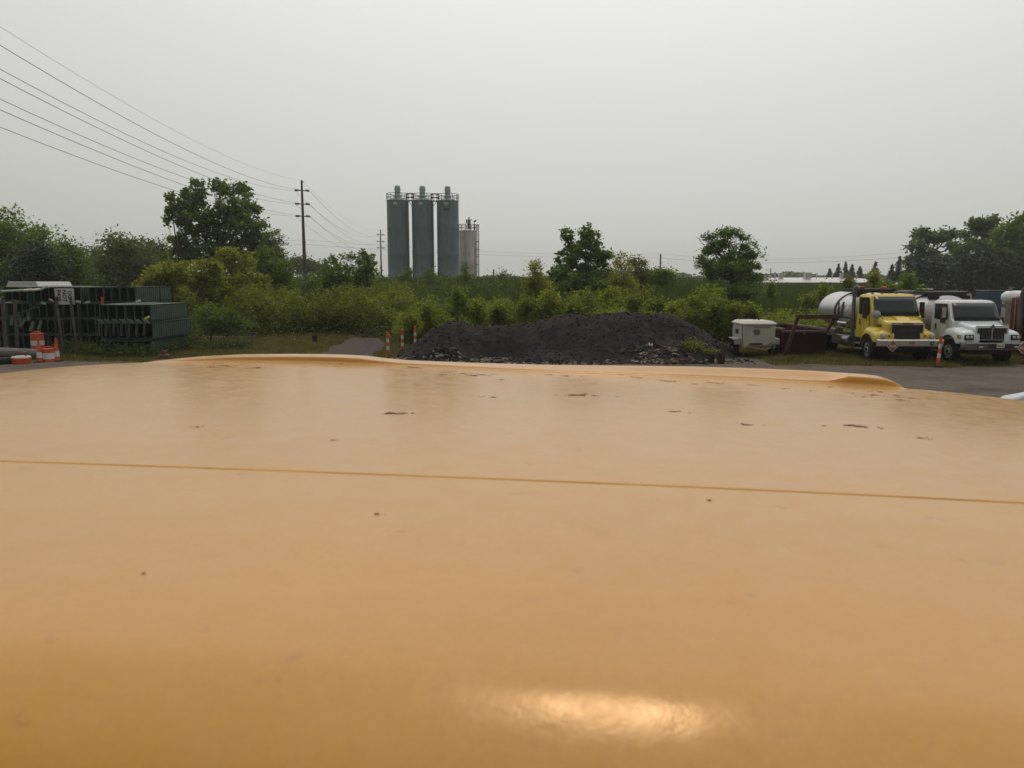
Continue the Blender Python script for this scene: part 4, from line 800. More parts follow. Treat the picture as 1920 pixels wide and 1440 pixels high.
        for x in (-.62, .78): d_ = MB(); d_.box((x, -.02, zm+.02), (.22, .03, .13), mi=0); d_.box((x, -.04, zm-.01), (.16, .02, .07), mi=1); d_.build("fog_lamp", [blackp, lens], bo, bevel=.01)
        d_ = MB(); d_.box((.16, -.022, zm+.03), (.95, .012, .18)); d_.build("bumper_opening", letter, bo)
    # cab
    c_ = MB(); yc0, yc1 = yw, P_['cab_end']; zs = zc
    c_.loft([sect(yc0-.05, hw, .98, zs-.03, .05), sect(yc0+.12, hw, .93, zs+.12, .06, taper=.0), sect(yc0+.42, hw, .93, zr-.09, .12, taper=.05), sect(yc0+.52, hw, .93, zr-.02, .18, taper=.07), sect(yc0+1.0, hw, .93, zr, .2, taper=.08), sect(yc1, hw, .93, zr-.03, .2, taper=.08)])
    co = c_.build("cab", pm if P_['style'] != 'b' else mat("truck_white_worn", (.60, .62, .61), .4, var=.1, coat=.3, dirt=(.10, .045, .04), dirt_amt=.12, dscale=3), s, ang=35)
    # windshield: slightly proud of sloping face
    def slope_pt(x, t, off=.02):   # t 0 bottom 1 top
        y = yc0+.02+(.40-.02)*t; z = zs+.02+(zr-.12-zs-.02)*t; return (x, y-off-.05*(1-(x/hw)**2)*1.0, z)
    ws = MB(); wv = []; nxw = 9; nyw = 5
    for j in range(nyw):
        t = j/(nyw-1)
        for i in range(nxw): xx = (-1+2*i/(nxw-1))*(hw-.08-.06*t); wv.append(slope_pt(xx, t, .05))
    ws.add(wv, [(j*nxw+i, j*nxw+i+1, (j+1)*nxw+i+1, (j+1)*nxw+i) for j in range(nyw-1) for i in range(nxw-1)]); wo = ws.build("windshield", glass, s); sm_ = wo.modifiers.new("s", 'SOLIDIFY'); sm_.thickness = .03; sm_.offset = 1
    for sx in (-1, 1):
        wi = MB()
        for bx_, tz in ((sx*.25, .3),): wi.tube([(sx*.5, yc0-.06, zs+.03), (sx*.1, yc0-.02, zs+.10)], .012, 5)
        wi.build("wiper", blackp, s)
        d_ = MB(); y0_, y1_ = yc0+.50, yc0+1.32; d_.add([(sx*(hw+.012), y, z) for y, z in ((y0_, zs-.02), (y1_, zs+.06), (y1_, zr-.16), (y0_+.02, zr-.16), (y0_-.12, zs+.18))]+[(sx*(hw-.04), y, z) for y, z in ((y0_, zs-.02), (y1_, zs+.06), (y1_, zr-.16), (y0_+.02, zr-.16), (y0_-.12, zs+.18))], [(0, 1, 2, 3, 4), (5, 9, 8, 7, 6), (0, 5, 6, 1), (1, 6, 7, 2), (2, 7, 8, 3), (3, 8, 9, 4), (4, 9, 5, 0)]); 
        do = MB(); do.box((sx*(hw+.004), yc0+.82, (zs+.98)/2+.03), (.012, 1.0, zs-1.02)); dr = do.build("door", pm, s, bevel=.003)
        d_.build("door_window", glass, dr); hd = MB(); hd.box((sx*(hw+.02), yc0+1.15, zs-.28), (.03, .07, .24)); hd.build("handle", blackp, dr)
        mi_ = MB(); xm = hw+.19; mi_.box((sx*xm, yc0+.35, zs+.30), (.18, .10, .54), mi=0); mi_.box((sx*xm, yc0+.35, zs-.02), (.18, .10, .16), mi=0)
        mi_.tube([(sx*hw, yc0+.45, zs+.5), (sx*xm, yc0+.38, zs+.56)], .014, 5, mi=0); mi_.tube([(sx*hw, yc0+.45, zs-.14), (sx*xm, yc0+.38, zs-.13)], .014, 5, mi=0); mi_.tube([(sx*xm, yc0+.38, zs+.56), (sx*xm, yc0+.38, zs-.13)], .014, 5, mi=0)
        if P_['style'] == 'b': mi_.box((sx*xm, yc0+.29, zs+.32), (.17, .02, .40), mi=1)
        mi_.build("mirror", [blackp, chrome], s, bevel=.015)
        st = MB(); st.box((sx*(hw-.05), yc0+.9, .68), (.45, .8, .07)); st.box((sx*(hw-.02), yc0+.9, .45), (.35, .7, .06)); st.build("step", steel, s, bevel=.01)
    if P_['style'] == 'a':
        for x in (-.8, -.4, -.1, .2, .6): q_ = MB(); q_.box((x, yc0+.62, zr+.02), (.10, .12, .05)); q_.build("marker_light", mat("marker", (.12, .05, .02), .4), s, bevel=.015)
        q_ = MB(); q_.lathe([(.01, 0), (.17, -.01), (.19, -.04), (.1, -.1), (.01, -.12)], (-.98, yc0-.22, zs+.06), 16, axis='y'); q_.tube([(-.98, yc0-.3, zs+.0), (-.95, yc0-.35, zs-.25)], .014, 5); q_.build("hood_mirror", mat("mirror_back", (.32, .33, .36), .5), s)
        q_ = MB(); q_.tube([(.98-2*.98*1+.0, yc0-.45, zs+.08), (-.80, yc0-.5, zs-.12)], .014, 5); q_.build("aerial", blackp, s)
    if P_.get('num'): text("unit_number", P_['num'], .13, letter, s, (-(ghw+(.20 if P_["style"] == "a" else .15))-.012, .93, zh-.20), (R(90), 0, R(-88)), .004, bold=.004)
    # beacon bar / hoist behind cab
    if P_['tank']:
        tr = .92; ty0 = yc1+.55; ty1 = 6.9; tz = P_['tz']; tk = MB(); prof = [(.02, ty0-.22), (tr*.5, ty0-.18), (tr*.85, ty0-.06), (tr, ty0+.08), (tr, ty1-.08), (tr*.85, ty1+.06), (tr*.5, ty1+.16), (.02, ty1+.2)]
        secs = []
        for r, y in prof: secs.append([(r*1.22*math.cos(a), y, tz+r*.92*math.sin(a)) for a in [2*math.pi*k/36 for k in range(36)]])
        tk.loft(secs); to = tk.build("tank", tankm, s, ang=35)
        for yy in ((ty0+1.45,) if P_['style'] == 'a' else (ty0+1.35, ty1-1.2)):
            q_ = MB(); secs = []
            for k in range(37): a = 2*math.pi*k/36; secs.append([((tr*1.22+d)*math.cos(a), yy+e, tz+(tr*.92+d)*math.sin(a)) for d, e in ((-.02, -.08), (.03, -.08), (.03, .08), (-.02, .08))])
            q_.loft(secs, caps=False); q_.build("tank_band", blackp, to)
        ls = MB(); lx = -tr*1.22-.012
        if P_['style'] == 'a':
            y_ = ty0+.72; ls.add([(lx, y_-.35, tz+.42), (lx, y_-.12, tz+.42), (lx+.0, y_+.1, tz-.1), (lx, y_+.05, tz-.3), (lx, y_-.05, tz-.3), (lx, y_-.15, tz-.05)], [(0, 1, 2, 3, 4, 5)]); ls.add([(lx, y_+.2, tz+.4), (lx, y_+.38, tz+.4), (lx, y_+.42, tz-.32), (lx, y_+.25, tz-.32)], [(0, 1, 2, 3)])
            ls.box((lx, y_, tz-.28), (.01, 1.9, .05)); ls.build("tank_logo", letter, to)
        else:
            text("tank_lettering", "ENCO", .3, letter, to, (lx, ty0+.8, tz+.05), (R(90), 0, R(-90)), .003)
        # top walkway and hoist
        q_ = MB(); q_.box((.25, (ty0+ty1)/2, tz+tr*.92+.04), (.7, ty1-ty0-.6, .07)); q_.box((.1, ty0+.3, tz+tr*.92+.0), (1.5, .35, .28)); q_.cyl((-.55, ty0+.2, tz+tr*.92-.15), (-.55, ty0+.2, tz+tr*.92+.15), .24, n=12); q_.box((.3, ty0+1.2, tz+tr*.92+.12), (1.7, 1.5, .10)); q_.build("walkway", blackp, s, bevel=.01)
        q_ = MB(); q_.tube([(-1.0, yc1+.3, .9), (-1.0, yc1+.3, zr+.0), (-.98, yc1+.28, zr+.22), (-.9, yc1+.2, zr+.30)], [.075, .075, .08, .09], 10)
        if P_['style'] == 'a': q_.build("exhaust_stack", mat("exhaust", (.16, .15, .14), .5, .6), s)
        for x, m__ in ((.35, amber), (-.62, redl)) if P_['style'] == 'a' else (): q_ = MB(); q_.box((x, ty0-.1, tz+tr*.92+.22), (.2, .16, .11)); q_.build("beacon", m__, s, bevel=.03)
        q_ = MB(); q_.box((-.95, yc1+1.4, .72), (.42, 1.5, .42)); q_.cyl((-.98, yc1+.35, .7), (-.98, yc1+.95, .7), .26, n=14); q_.box((-1.0, yc1+2.2, 1.0), (.4, .9, .35)); q_.build("side_tank", steel, s, bevel=.03)
        q_ = MB(); q_.box((-1.06, 6.55, .85), (.55, .03, .62)); q_.box((1.0, 6.55, .85), (.55, .03, .62)); q_.build("mud_flap", mat("flap", (.18, .18, .18), .6), s)
        q_ = MB(); q_.cyl((-1.0, yc1+.75, 1.42), (-1.0, yc1+1.7, 1.42), .13, n=12); q_.build("air_tank", chrome, s)
    return s
PA = dict(paint=yel, style='a', y_wind=1.25, z_cowl=1.88, z_roof=2.80, hw=1.0, z_hood=1.70, ghw=.66, hood_rear=.86, y_axle=1.22, fw=1.22, gz=(1.02, 1.56), bz=(.70, .99), bw=1.32, cab_end=2.85, bumper=chrome, tank=True, tz=1.98, num="14 2095")
c = G(1701, 683); truck((16.0, 31.0, 0), R(-0.5), PA, "yellow tanker truck with chrome bumper parked left of the white one")
PB = dict(paint=whi, style='b', y_wind=1.35, z_cowl=1.72, z_roof=2.55, hw=1.02, z_hood=1.56, ghw=.62, hood_rear=.88, y_axle=1.25, fw=1.20, gz=(1.04, 1.48), bz=(.62, .92), bw=1.24, cab_end=2.95, bumper=mat("dull_bumper", (.16, .155, .15), .4, .5), tank=True, tz=1.86, num="14 2054")
truck((18.95, 30.2, 0), R(0.5), PB, "white tanker truck with vertical grille bars and patchy roof")
PC = dict(paint=redp, style='a', y_wind=1.5, z_cowl=1.9, z_roof=2.75, hw=1.05, z_hood=1.72, ghw=.62, hood_rear=.85, y_axle=1.2, fw=1.2, gz=(1.0, 1.6), bz=(.45, .85), bw=1.2, cab_end=3.2, bumper=chrome, tank=False, tz=1.9, num=None)
rt_ = truck((23.4, 31.0, 0), R(0), PC, "dark red truck with an upright exhaust cut by the right edge", "red_truck")
q_ = MB(); q_.tube([(-1.17, 2.9, .9), (-1.17, 2.9, 2.75), (-1.17, 2.85, 2.92), (-1.12, 2.75, 3.05)], .085, 10); q_.cyl((-1.17, 2.9, 1.3), (-1.17, 2.9, 2.4), .12, n=12); q_.build("exhaust_stack", mat("exhaust", (.16, .15, .14)), rt_)
q_ = MB(); q_.box((0, 3.35, 1.75), (2.4, .6, 1.9)); q_.build("sleeper", redp, rt_, bevel=.12)
q_ = MB(); q_.box((-1.21, 3.25, 1.8), (.02, .06, 1.5)); q_.build("trim", chrome, rt_)

# ------------------------------------------------------------ compressor trailer
c = G(1412, 667); cw = mat("compressor_paint", (.40, .38, .32), .55, var=.15, scale=2, dirt=(.2, .15, .1), dirt_amt=.12)
c = Vector(((1424-960)/F*33.7, 33.7, 0)); s = thing("compressor_trailer", "dirty white towable air compressor on two wheels beside the pile", "compressor", c, R(0))
b_ = MB(); b_.loft([[(-.70, y, .42), (-.70, y, 1.46), (.70, y, 1.46), (.70, y, .42)] for y in (0, 1.7)]); b_.build("body", cw, s, bevel=.04)
r_ = MB(); r_.loft([[(-.74, -.04, 1.44), (.74, -.04, 1.44), (.74, 1.74, 1.44), (-.74, 1.74, 1.44)], [(-.74, -.04, 1.49), (.74, -.04, 1.49), (.74, 1.74, 1.49), (-.74, 1.74, 1.49)], [(-.60, .12, 1.60), (.60, .12, 1.60), (.60, 1.6, 1.60), (-.60, 1.6, 1.60)]]); r_.build("lid", mat("lid_paint", (.50, .48, .42), .5, var=.1), s, smooth=False)
d_ = MB(); d_.box((-.12, -.012, 1.13), (.27, .02, .22)); d_.build("gauge_window", mat("panel_grey", (.10, .11, .14), .3), s)
d_ = MB(); d_.box((-.705, .12, .92), (.02, .06, .95)); d_.box((-.705, .95, 1.1), (.02, .45, .22)); d_.build("panel_gap", blackp, s)
text("maker_lettering", "INGERSOLL-RAND", .085, mat("red_paint", (.33, .05, .05), .5), s, (.12, -.012, 1.33), FR, .003)
d_ = MB(); d_.box((.08, -.12, .48), (1.2, .12, .14)); d_.tube([(-.5, -.1, .45), (0, -.9, .42), (.5, -.1, .45)], .045, 6); d_.build("tow_bar", mat("rusty_orange", (.20, .13, .09), .8, var=.4), s, bevel=.01)
d_ = MB(); d_.box((-.15, -.08, .62), (.55, .14, .05)); d_.tube([(.35, -.16, .55), (.45, -.25, .68), (.6, -.2, .6), (.72, -.2, .5)], .02, 5); d_.tube([(.5, -.25, .2), (.5, -.25, .62)], .03, 6); d_.build("hitch_gear", darkst, s)
for sx in (-1, 1):
    wheel(s, sx*.86, .75, .36, .22, sx); f_ = MB(); f_.box((sx*.86, .75, .80), (.28, .92, .05)); f_.box((sx*.86, .30, .68), (.28, .04, .24)); f_.build("fender", mat("fender_grey", (.33, .33, .31), .5), s, bevel=.01)
d_ = MB(); d_.cyl((.30, 1.1, 1.55), (.30, 1.1, 1.72), .05, n=8); d_.build("exhaust_pipe", blackp, s)
d_ = MB(); d_.tube([(-.1, .6, 1.57), (-.1, .6, 1.64), (.0, .6, 1.64), (.0, .6, 1.57)], .012, 5); d_.build("lifting_eye", chrome, s)

# ------------------------------------------------------------ dark red open container with gooseneck frame
YR = 34.6; rd = mat("dark_red_rust", (.075, .025, .022), .8, var=.4, scale=3, dirt=(.13, .09, .07), dirt_amt=.15)
xl = P(1468, 640, YR).x; xr = P(1548, 640, YR).x
s = thing("roll_off_container", "dark red rusty open container with a lifting frame left of the yellow truck", "container", ((xl+xr)/2, YR, 0), R(3)); wd = xr-xl
zt_ = 1.12
b_ = MB()
for x in (-wd/2, wd/2): b_.box((x, 2.2, zt_*.5+.05), (.06, 4.4, zt_))
b_.box((0, 0, zt_*.45+.05), (wd, .06, zt_*.9), mi=1); b_.box((0, 4.4, zt_*.5+.05), (wd, .06, zt_)); b_.box((0, 2.2, .14), (wd, 4.4, .06)); b_.build("hull", [rd, mat("dark_red_black", (.028, .013, .012), .8, var=.3)], s)
r_ = MB()
for k in range(7): r_.box((-wd/2-.06, .3+k*.62, .6), (.08, .08, 1.05))
r_.build("rib", rd, s)
t_ = MB(); rt2 = mat("worn_rail", (.17, .12, .10), .7, var=.4, scale=6)
for x in (-wd/2-.02, wd/2+.02): t_.box((x, 2.2, zt_+.08), (.13, 4.5, .08))
t_.box((0, 0, zt_-.02), (wd+.15, .12, .09)); t_.box((0, 4.4, zt_+.08), (wd+.15, .12, .08)); t_.build("top_rail", rt2, s)
g_ = MB(); zf = 1.72
g_.tube([(-wd/2-.10, -.45, .05), (-wd/2+.45, -.35, zf)], .095, 4); g_.tube([(wd/2-.15, -.3, zt_-.1), (wd/2+.25, -.3, zf)], .09, 4)
g_.box((.38, -.33, zf+.04), (wd-.05, .18, .18)); g_.box((-.15, -.33, 1.02), (.1, .1, .1)); g_.build("lifting_frame", mat("frame_brown", (.095, .045, .038), .8, var=.4), s)

# ------------------------------------------------------------ orange cones, drums and channel posts
ora = mat("safety_orange", (.52, .085, .022), .55, var=.25, scale=8); refl = mat("reflective_white", (.55, .56, .58), .4, var=.15, scale=9); rub = mat("rubber_black", (.02, .02, .02), .8)
def striped(name, prof_h, rfun, bands, parent, n_=18):
    mb_ = MB(); hs_ = sorted(set([0, prof_h]+[b_ for x in bands for b_ in x]))
    hs2 = []
    for a, b__ in zip(hs_[:-1], hs_[1:]): hs2 += [a, b__]
    for a, b__ in zip(hs_[:-1], hs_[1:]):
        mi = 1 if any(x0_ <= a+1e-6 and b__ <= x1_+1e-6 for x0_, x1_ in bands) else 0
        mb_.loft([[(rfun(h)*math.cos(t), rfun(h)*math.sin(t), h) for t in [2*math.pi*k/n_ for k in range(n_)]] for h in (a, b__)], mi, caps=(a == 0 or b__ == prof_h))
    return mb_.build(name, [ora, refl], parent)
def post(px, py, Y, h, label, tilt=0, group="orange and white channel posts", r=.065, bands=None):
    c = G(px, py); c = Vector(((px-960)/F*Y*.995, Y, 0)); s = thing("channel_post", label, "traffic post", c, 0, group); s.rotation_euler = (0, R(tilt), 0)
    striped("tube", h, lambda z: r*(1-.12*z/h), bands or [(h*.30, h*.45), (h*.62, h*.77)], s)
    b_ = MB(); b_.lathe([(.2, 0), (.2, .03), (.1, .05), (.08, .06)], n=14); b_.build("base", rub, s); t_ = MB(); t_.lathe([(r*.86, h), (r*.86, h+.03), (r*.5, h+.05), (.01, h+.055)], n=12); t_.build("cap", ora, s)
post(725.5, 668, 34.1, 1.05, "orange and white post nearest the camera left of the gravel pile")
post(753, 657, 36.2, 1.05, "middle one of three orange and white posts left of the gravel pile")
post(777.5, 645, 38.4, 1.05, "farthest of the orange and white posts left of the gravel pile, half behind it")
post(812, 640, 41, 1.0, "faint orange post top rising behind the gravel pile's left slope")
post(1766.5, 688, 30.0, 1.18, "leaning orange and white post in front of the white truck", 3)
def cone(px, Y, h, label):
    s = thing("traffic_cone", label, "traffic cone", ((px-960)/F*Y, Y, 0), 0, "tall orange traffic cones")
    striped("cone_body", h, lambda z: np.interp(z/h, [0, .5, .68, .7, .95, 1], [.12, .09, .075, .05, .032, .028]), [(h*.2, h*.45)], s); b_ = MB(); b_.box((0, 0, .02), (.36, .36, .04)); b_.build("base", rub, s, bevel=.01)
cone(70.5, 31.8, .93, "orange cone left of the tipped half drum"); cone(103.5, 32.2, .98, "orange cone right of the tipped half drum")
def drum(loc, label, h=1.0, half=False):
    s = thing("traffic_drum", label, "traffic drum", loc, R(20), "orange and white traffic drums")
    striped("drum_body", h, lambda z: .285*(1-.1*z/h), [(h*.12, h*.30), (h*.50, h*.70)] if not half else [(.12, .36)], s, 24)
    b_ = MB(); b_.lathe([(.275, h-.001), (.275, h+.02), (.23, h+.03), (.23, h+.01), (.01, h+.01)], n=24); b_.tube([(-.17, 0, h+.01), (-.15, 0, h+.07), (0, 0, h+.1), (.15, 0, h+.07), (.17, 0, h+.01)], .02, 6); b_.build("handle", ora, s)
drum(((69-960)/F*34.4, 34.4, 0), "upright orange and white drum in front of the green crates")
drum(((87.5-960)/F*32.1, 32.1, 0), "short orange drum standing between the two cones", .52, True)
s = thing("traffic_drum", "squashed orange and white drum lying at the far left of the yard edge", "traffic drum", ((36-960)/F*31.3, 31.3, 0), 0, "orange and white traffic drums")
b_ = MB(); b_.lathe([(.33, 0), (.35, .05), (.35, .22)], n=22, mi=0); b_.lathe([(.36, .22), (.36, .27), (.3, .31), (.02, .33)], n=22, mi=1); b_.build("drum_body", [ora, mat("dirty_white", (.48, .44, .38), .7, var=.3)], s)
b_ = MB(); b_.tube([(-.22, -.1, .3), (-.18, -.1, .4), (0, -.1, .44), (.2, -.1, .42), (.27, -.1, .32)], .035, 7); b_.build("handle", mat("dull_red", (.12, .03, .03), .7), s)
s = thing("rubber_base", "black rubber drum base lying at the left edge of the photo", "rubber base", ((0-960)/F*31.2, 31.2, 0)); b_ = MB(); b_.lathe([(.42, 0), (.44, .1), (.42, .2), (.38, .24), (.02, .26)], n=20); b_.build("base", rub, s)
s = thing("log", "long grey wooden log lying on the ground at far left", "log", (0, 0, 0)); b_ = MB(); p0_ = Vector(((-60-960)/F*33.6, 33.6, .26)); p1_ = Vector(((84-960)/F*32.9, 32.9, .24))
b_.tube([p0_, p0_.lerp(p1_, .5)+Vector((0, 0, .02)), p1_], [.24, .21, .19], 14); b_.build("log_body", mat("grey_log", (.18, .175, .165), .9, var=.4, scale=4, bump=.3, stretch=(.4, 3, 3)), s)
# fire hydrant like rusty part
s = thing("rusty_drum", "small dark red rusty canister beside the green crates", "canister", ((305-960)/F*32.6, 32.6, 0)); b_ = MB(); b_.lathe([(.2, 0), (.22, .02), (.22, .22), (.2, .25), (.12, .27), (.12, .38), (.09, .42), (.01, .43)], n=18); b_.build("canister_body", mat("dark_red_can", (.08, .018, .02), .6, var=.3), s)
b_ = MB(); b_.box((.15, -.12, .22), (.25, .1, .06)); b_.build("flange", steel, s)
# buckets by the pile
for px, Y, r, h, m_, lab in ((1335, 31.5, .135, .36, blackp, "black open pail left of the rusty pail"), (1354, 31.3, .165, .38, mat("rusty_pail", (.06, .033, .022), .85, var=.6, scale=9), "rusty brown open pail right of the black pail"), (590, 41.6, .15, .42, blackp, "black bucket alone on the grass left of the dirt track")):
    s = thing("bucket", lab, "bucket", ((px-960)/F*Y, Y, 0)); b_ = MB(); b_.lathe([(r*.9, 0), (r, h), (r*1.05, h), (r*1.05, h-.03), (r*.94, h-.02), (r*.84, .03), (.01, .03)], n=18); b_.build("pail", m_, s); b_ = MB(); b_.tube([(-r, 0, h-.03), (-r*.7, -r*.8, h-.12), (0, -r*1.1, h-.17), (r*.7, -r*.8, h-.12), (r, 0, h-.03)], .006, 5); b_.build("handle", blackp, s)
# wood scraps
s = thing("plank_stack", "weathered boards lying in the grass right of the crates", "boards", ((450-960)/F*44, 44, .12)); wb_ = mat("weathered_board", (.16, .15, .13), .9, var=.4, scale=3); dk_ = mat("dark_board", (.03, .028, .025), .9)
for (x, y, z, l, a, m_) in ((-.1, 0, .16, 1.7, .06, dk_), (.2, -.25, .09, 1.5, -.15, wb_), (-1.1, -.1, .05, 1.2, .1, wb_), (.1, .2, .23, 1.6, .02, dk_), (-.75, -.1, .12, .25, 1.2, dk_)):
    b_ = MB(); b_.box((x, y, z), (l, .2, .05), Matrix.Rotation(a, 3, 'Z') @ Matrix.Rotation(a*.4, 3, 'Y')); b_.build("board", m_, s)
s = thing("long_stick", "pale green stick lying in the grass right of the crates", "stick", (0, 0, 0)); b_ = MB(); b_.tube([G(318, 658)+Vector((0, 0, .1)), G(362, 650)+Vector((0, 0, .13))], .03, 6); b_.build("stick", mat("green_stick", (.12, .2, .14), .6), s)

# ------------------------------------------------------------ green steel crates
grn = mat("crate_green", (.026, .052, .038), .5, var=.35, scale=3, dirt=(.02, .03, .026), dirt_amt=.25, dscale=2)
grnl = mat("crate_green_light", (.10, .16, .125), .5, var=.3, scale=3)
def make_crate(wd_, dp, h, label):
    s = thing("steel_crate", label, "crate", (0, 0, 0), 0, "stacked green steel crates")
    t_ = MB(); t_.box((0, 0, h-.03), (wd_, .07, .05)); t_.box((0, dp, h-.03), (wd_, .07, .05))
    t_.box((0, dp/2, h-.022), (wd_-.02, dp-.07, .02)); t_.build("top_frame", grn, s)
    t_ = MB(); t_.box((0, 0, .035), (wd_, .06, .05)); t_.box((0, dp, .035), (wd_, .06, .05)); t_.box((0, dp/2, .02), (wd_-.02, dp-.07, .02)); t_.build("bottom_frame", grn, s)
    for sx in (-1, 1):
        p_ = MB(); k = int(dp/.11); sec = []
        for i in range(k+1): y = .06+(dp-.12)*i/k; off = .03 if i % 2 else 0.; sec.append(((sx*(wd_/2-.035+off*.9), y), ))
        vs1 = []; 
        for (q_,) in sec: vs1 += [(q_[0], q_[1], .06), (q_[0], q_[1], h-.06)]
        p_.add(vs1, [(2*i, 2*i+2, 2*i+3, 2*i+1) for i in range(k)]); o = p_.build("side_panel", grn, s, smooth=False); so_ = o.modifiers.new("s", 'SOLIDIFY'); so_.thickness = .01
    nd = max(2, int(round(wd_/.36)))
    for i in range(nd+1):
        d_ = MB(); x = -wd_/2+.03+(wd_-.06)*i/nd; d_.box((x, -.0, h/2), (.05, .055, h-.12)); d_.build("divider", grn, s)
        if 0 < i < nd: d_ = MB(); d_.box((x, dp*.45, h/2), (.02, dp*.8, h-.14)); d_.build("inner_panel", mat("crate_inner_shade", (.012, .022, .018), .8), s)  # inner and back panels coloured near black: shade of the open cells painted in
    b_ = MB(); b_.box((0, dp-.03, h/2), (wd_-.06, .02, h-.12)); b_.build("back_panel", mat("crate_inner_shade", (.012, .022, .018), .8), s)
    return s
cr = make_crate(1.14, 3.9, .76, "x")
cr2 = None
ordn = ["first", "second", "third", "fourth", "fifth", "sixth"]; tn = ["bottom", "second", "third", "top"]
first = True
def place(x, y, z, rz, lab):
    global first
    if first: o = cr; first = False
    else: o = copy_tree(cr)
    o.location = (x, y, z); o.rotation_euler = (R(random.uniform(-.5, .5)), R(random.uniform(-.9, .9)), rz); o["label"] = lab
xr0 = (285-960)/F*33.9
for t_i in range(3):
    for k in range(2):
        off = [(0, 0), (.05, .06), (-.06, .12)][t_i]
        place(xr0-.57-k*1.16+off[0], 33.9+off[1]+(.0 if t_i < 2 else .1), t_i*.775, R([1.5, -1.2, .8][t_i]), "green crate in the %s tier of the front stack, %s from the right" % (["bottom", "middle", "top"][t_i], ordn[k]))
Yl = 37.3; xr1 = (196-960)/F*Yl
for t_i in range(3):
    for k in range(5):
        place(xr1-.57-k*1.17+random.uniform(-.02, .02), Yl+random.uniform(-.05, .1), t_i*.765, R(random.uniform(-1.5, 1.5)), "green crate in the %s tier of the rear left stack, %s from the right" % (["bottom", "second", "third"][t_i], ordn[k]))
for k in range(5):
    place((258-960)/F*Yl-.57-k*1.165-(.3 if k > 1 else 0)-(.25 if k > 3 else 0), Yl+.1, 3*.765, R(random.uniform(-1, 1)), "green crate in the top tier of the rear stack, %s from the right" % ordn[k])
# pallet under overhanging top-tier crates
place((245-960)/F*(Yl)-.4, Yl+.25, 2*.765, 0, "green crate bridging the front and rear stacks just below the top tier")
place((245-960)/F*(Yl)-.4, Yl+.25, 1*.765, 0, "green crate hidden in the gap between front and rear stacks, middle height")
place((245-960)/F*(Yl)-.4, Yl+.25, 0, 0, "green crate hidden in the gap between front and rear stacks, on the ground")
# bracket rail in front stack
s = thing("bracket_rail", "green rail with a row of slanted brackets on the front crate stack", "rail", (xr0-1.15, 33.62, 1.50)); b_ = MB(); b_.box((0, 0, 0), (2.3, .06, .05)); b_.build("rail", grn, s)
for k in range(7):
    b_ = MB(); x = -1.0+k*.33; b_.box((x, 0, .12), (.035, .04, .26), Matrix.Rotation(-.75, 3, 'Y')); b_.box((x+.13, .0, .1), (.03, .04, .26), Matrix.Rotation(-.75, 3, 'Y')); b_.build("bracket", grnl, s)
    b_ = MB(); b_.box((x-.02, -.02, -.28), (.10, .03, .5), Matrix.Rotation(.12, 3, 'Y')); b_.build("hanging_slat", grn, s)
# slanted loose rails, left
for i, (pa, pb, lab) in enumerate((((15, 593), (78, 573), "slanted green rail leaning across the left crates"), ((80, 563), (28, 600), "second slanted green rail leaning at the left crates"))):
    s = thing("loose_rail", lab, "rail", (0, 0, 0)); b_ = MB(); b_.tube([P(*pa, 36.8), P(*pb, 36.8)], .035, 4); b_.build("rail", grn, s)
for i, (px, py, a, lab) in enumerate([(22,601,.2,"first"),(36,596,-.3,"second"),(42,606,.7,"third"),(53,592,-.1,"fourth"),(60,612,.4,"fifth"),(75,610,.35,"sixth")]):
    s = thing("hanging_slat", "pale green slat hanging from the left crates, %s from the left" % lab, "slat", tuple(P(px, py, 36.9)), 0, "pale green slats hanging from the crates"); b_ = MB(); b_.box((0, 0, 0), (.14, .05, .46), Matrix.Rotation(a, 3, 'Y')); b_.build("slat", grnl, s)
# pale sleeves on top of the left crates
plm = mat("pale_sleeve", (.33, .40, .34), .4, var=.2)
for i, px in enumerate((11, 25, 39, 52, 68, 83)):
    s = thing("pale_sleeve", "pale green plastic sleeve on the top crate edge, %s from the left" % ordn[i], "sleeve", tuple(P(px, 546-i*.7-(2 if i == 5 else 0), 36.95)), 0, "row of pale sleeves on the crates"); b_ = MB(); b_.cyl((-.19, 0, -.02+(-.06 if i == 5 else 0)), (.19, 0, .02+(.07 if i == 5 else 0)), .06, n=10); b_.build("sleeve", plm if i not in (3, 4) else mat("bright_sleeve", (.75, .72, .6), .35), s)
for (px, py, a, m_, lab) in ((147, 566, .2, plm, "pale sleeve end between sign and crates, left of two"), (164, 567, -.25, plm, "pale sleeve end right of the sign, right of two"), (259, 565, -.35, mat("white_sleeve", (.6, .6, .56), .4), "white sleeve lying on the front stack's top"), (96, 563, .5, mat("pinkish_slat", (.4, .2, .15), .5), "pinkish slat sticking out left of the sign"), (81, 569, .3, plm, "small pale slat between crates left of the sign"), (276, 596, -.4, mat("yellow_bit", (.55, .5, .06), .5), "yellow plastic bit on the bracket rail's right end")):
    s = thing("loose_sleeve", lab, "sleeve", tuple(P(px, py, 36.9 if px < 200 or px == 259 else 33.5)), 0); b_ = MB(); b_.box((0, 0, 0), (.24, .06, .10), Matrix.Rotation(a, 3, 'Y')); b_.build("sleeve", m_, s, bevel=.02)
s = thing("orange_marker", "short orange marker standing among the top crates", "marker", tuple(P(192, 568, 36.8))); b_ = MB(); b_.cyl((0, 0, -.1), (0, 0, .28), .055, n=10); b_.build("marker_tube", ora, s)
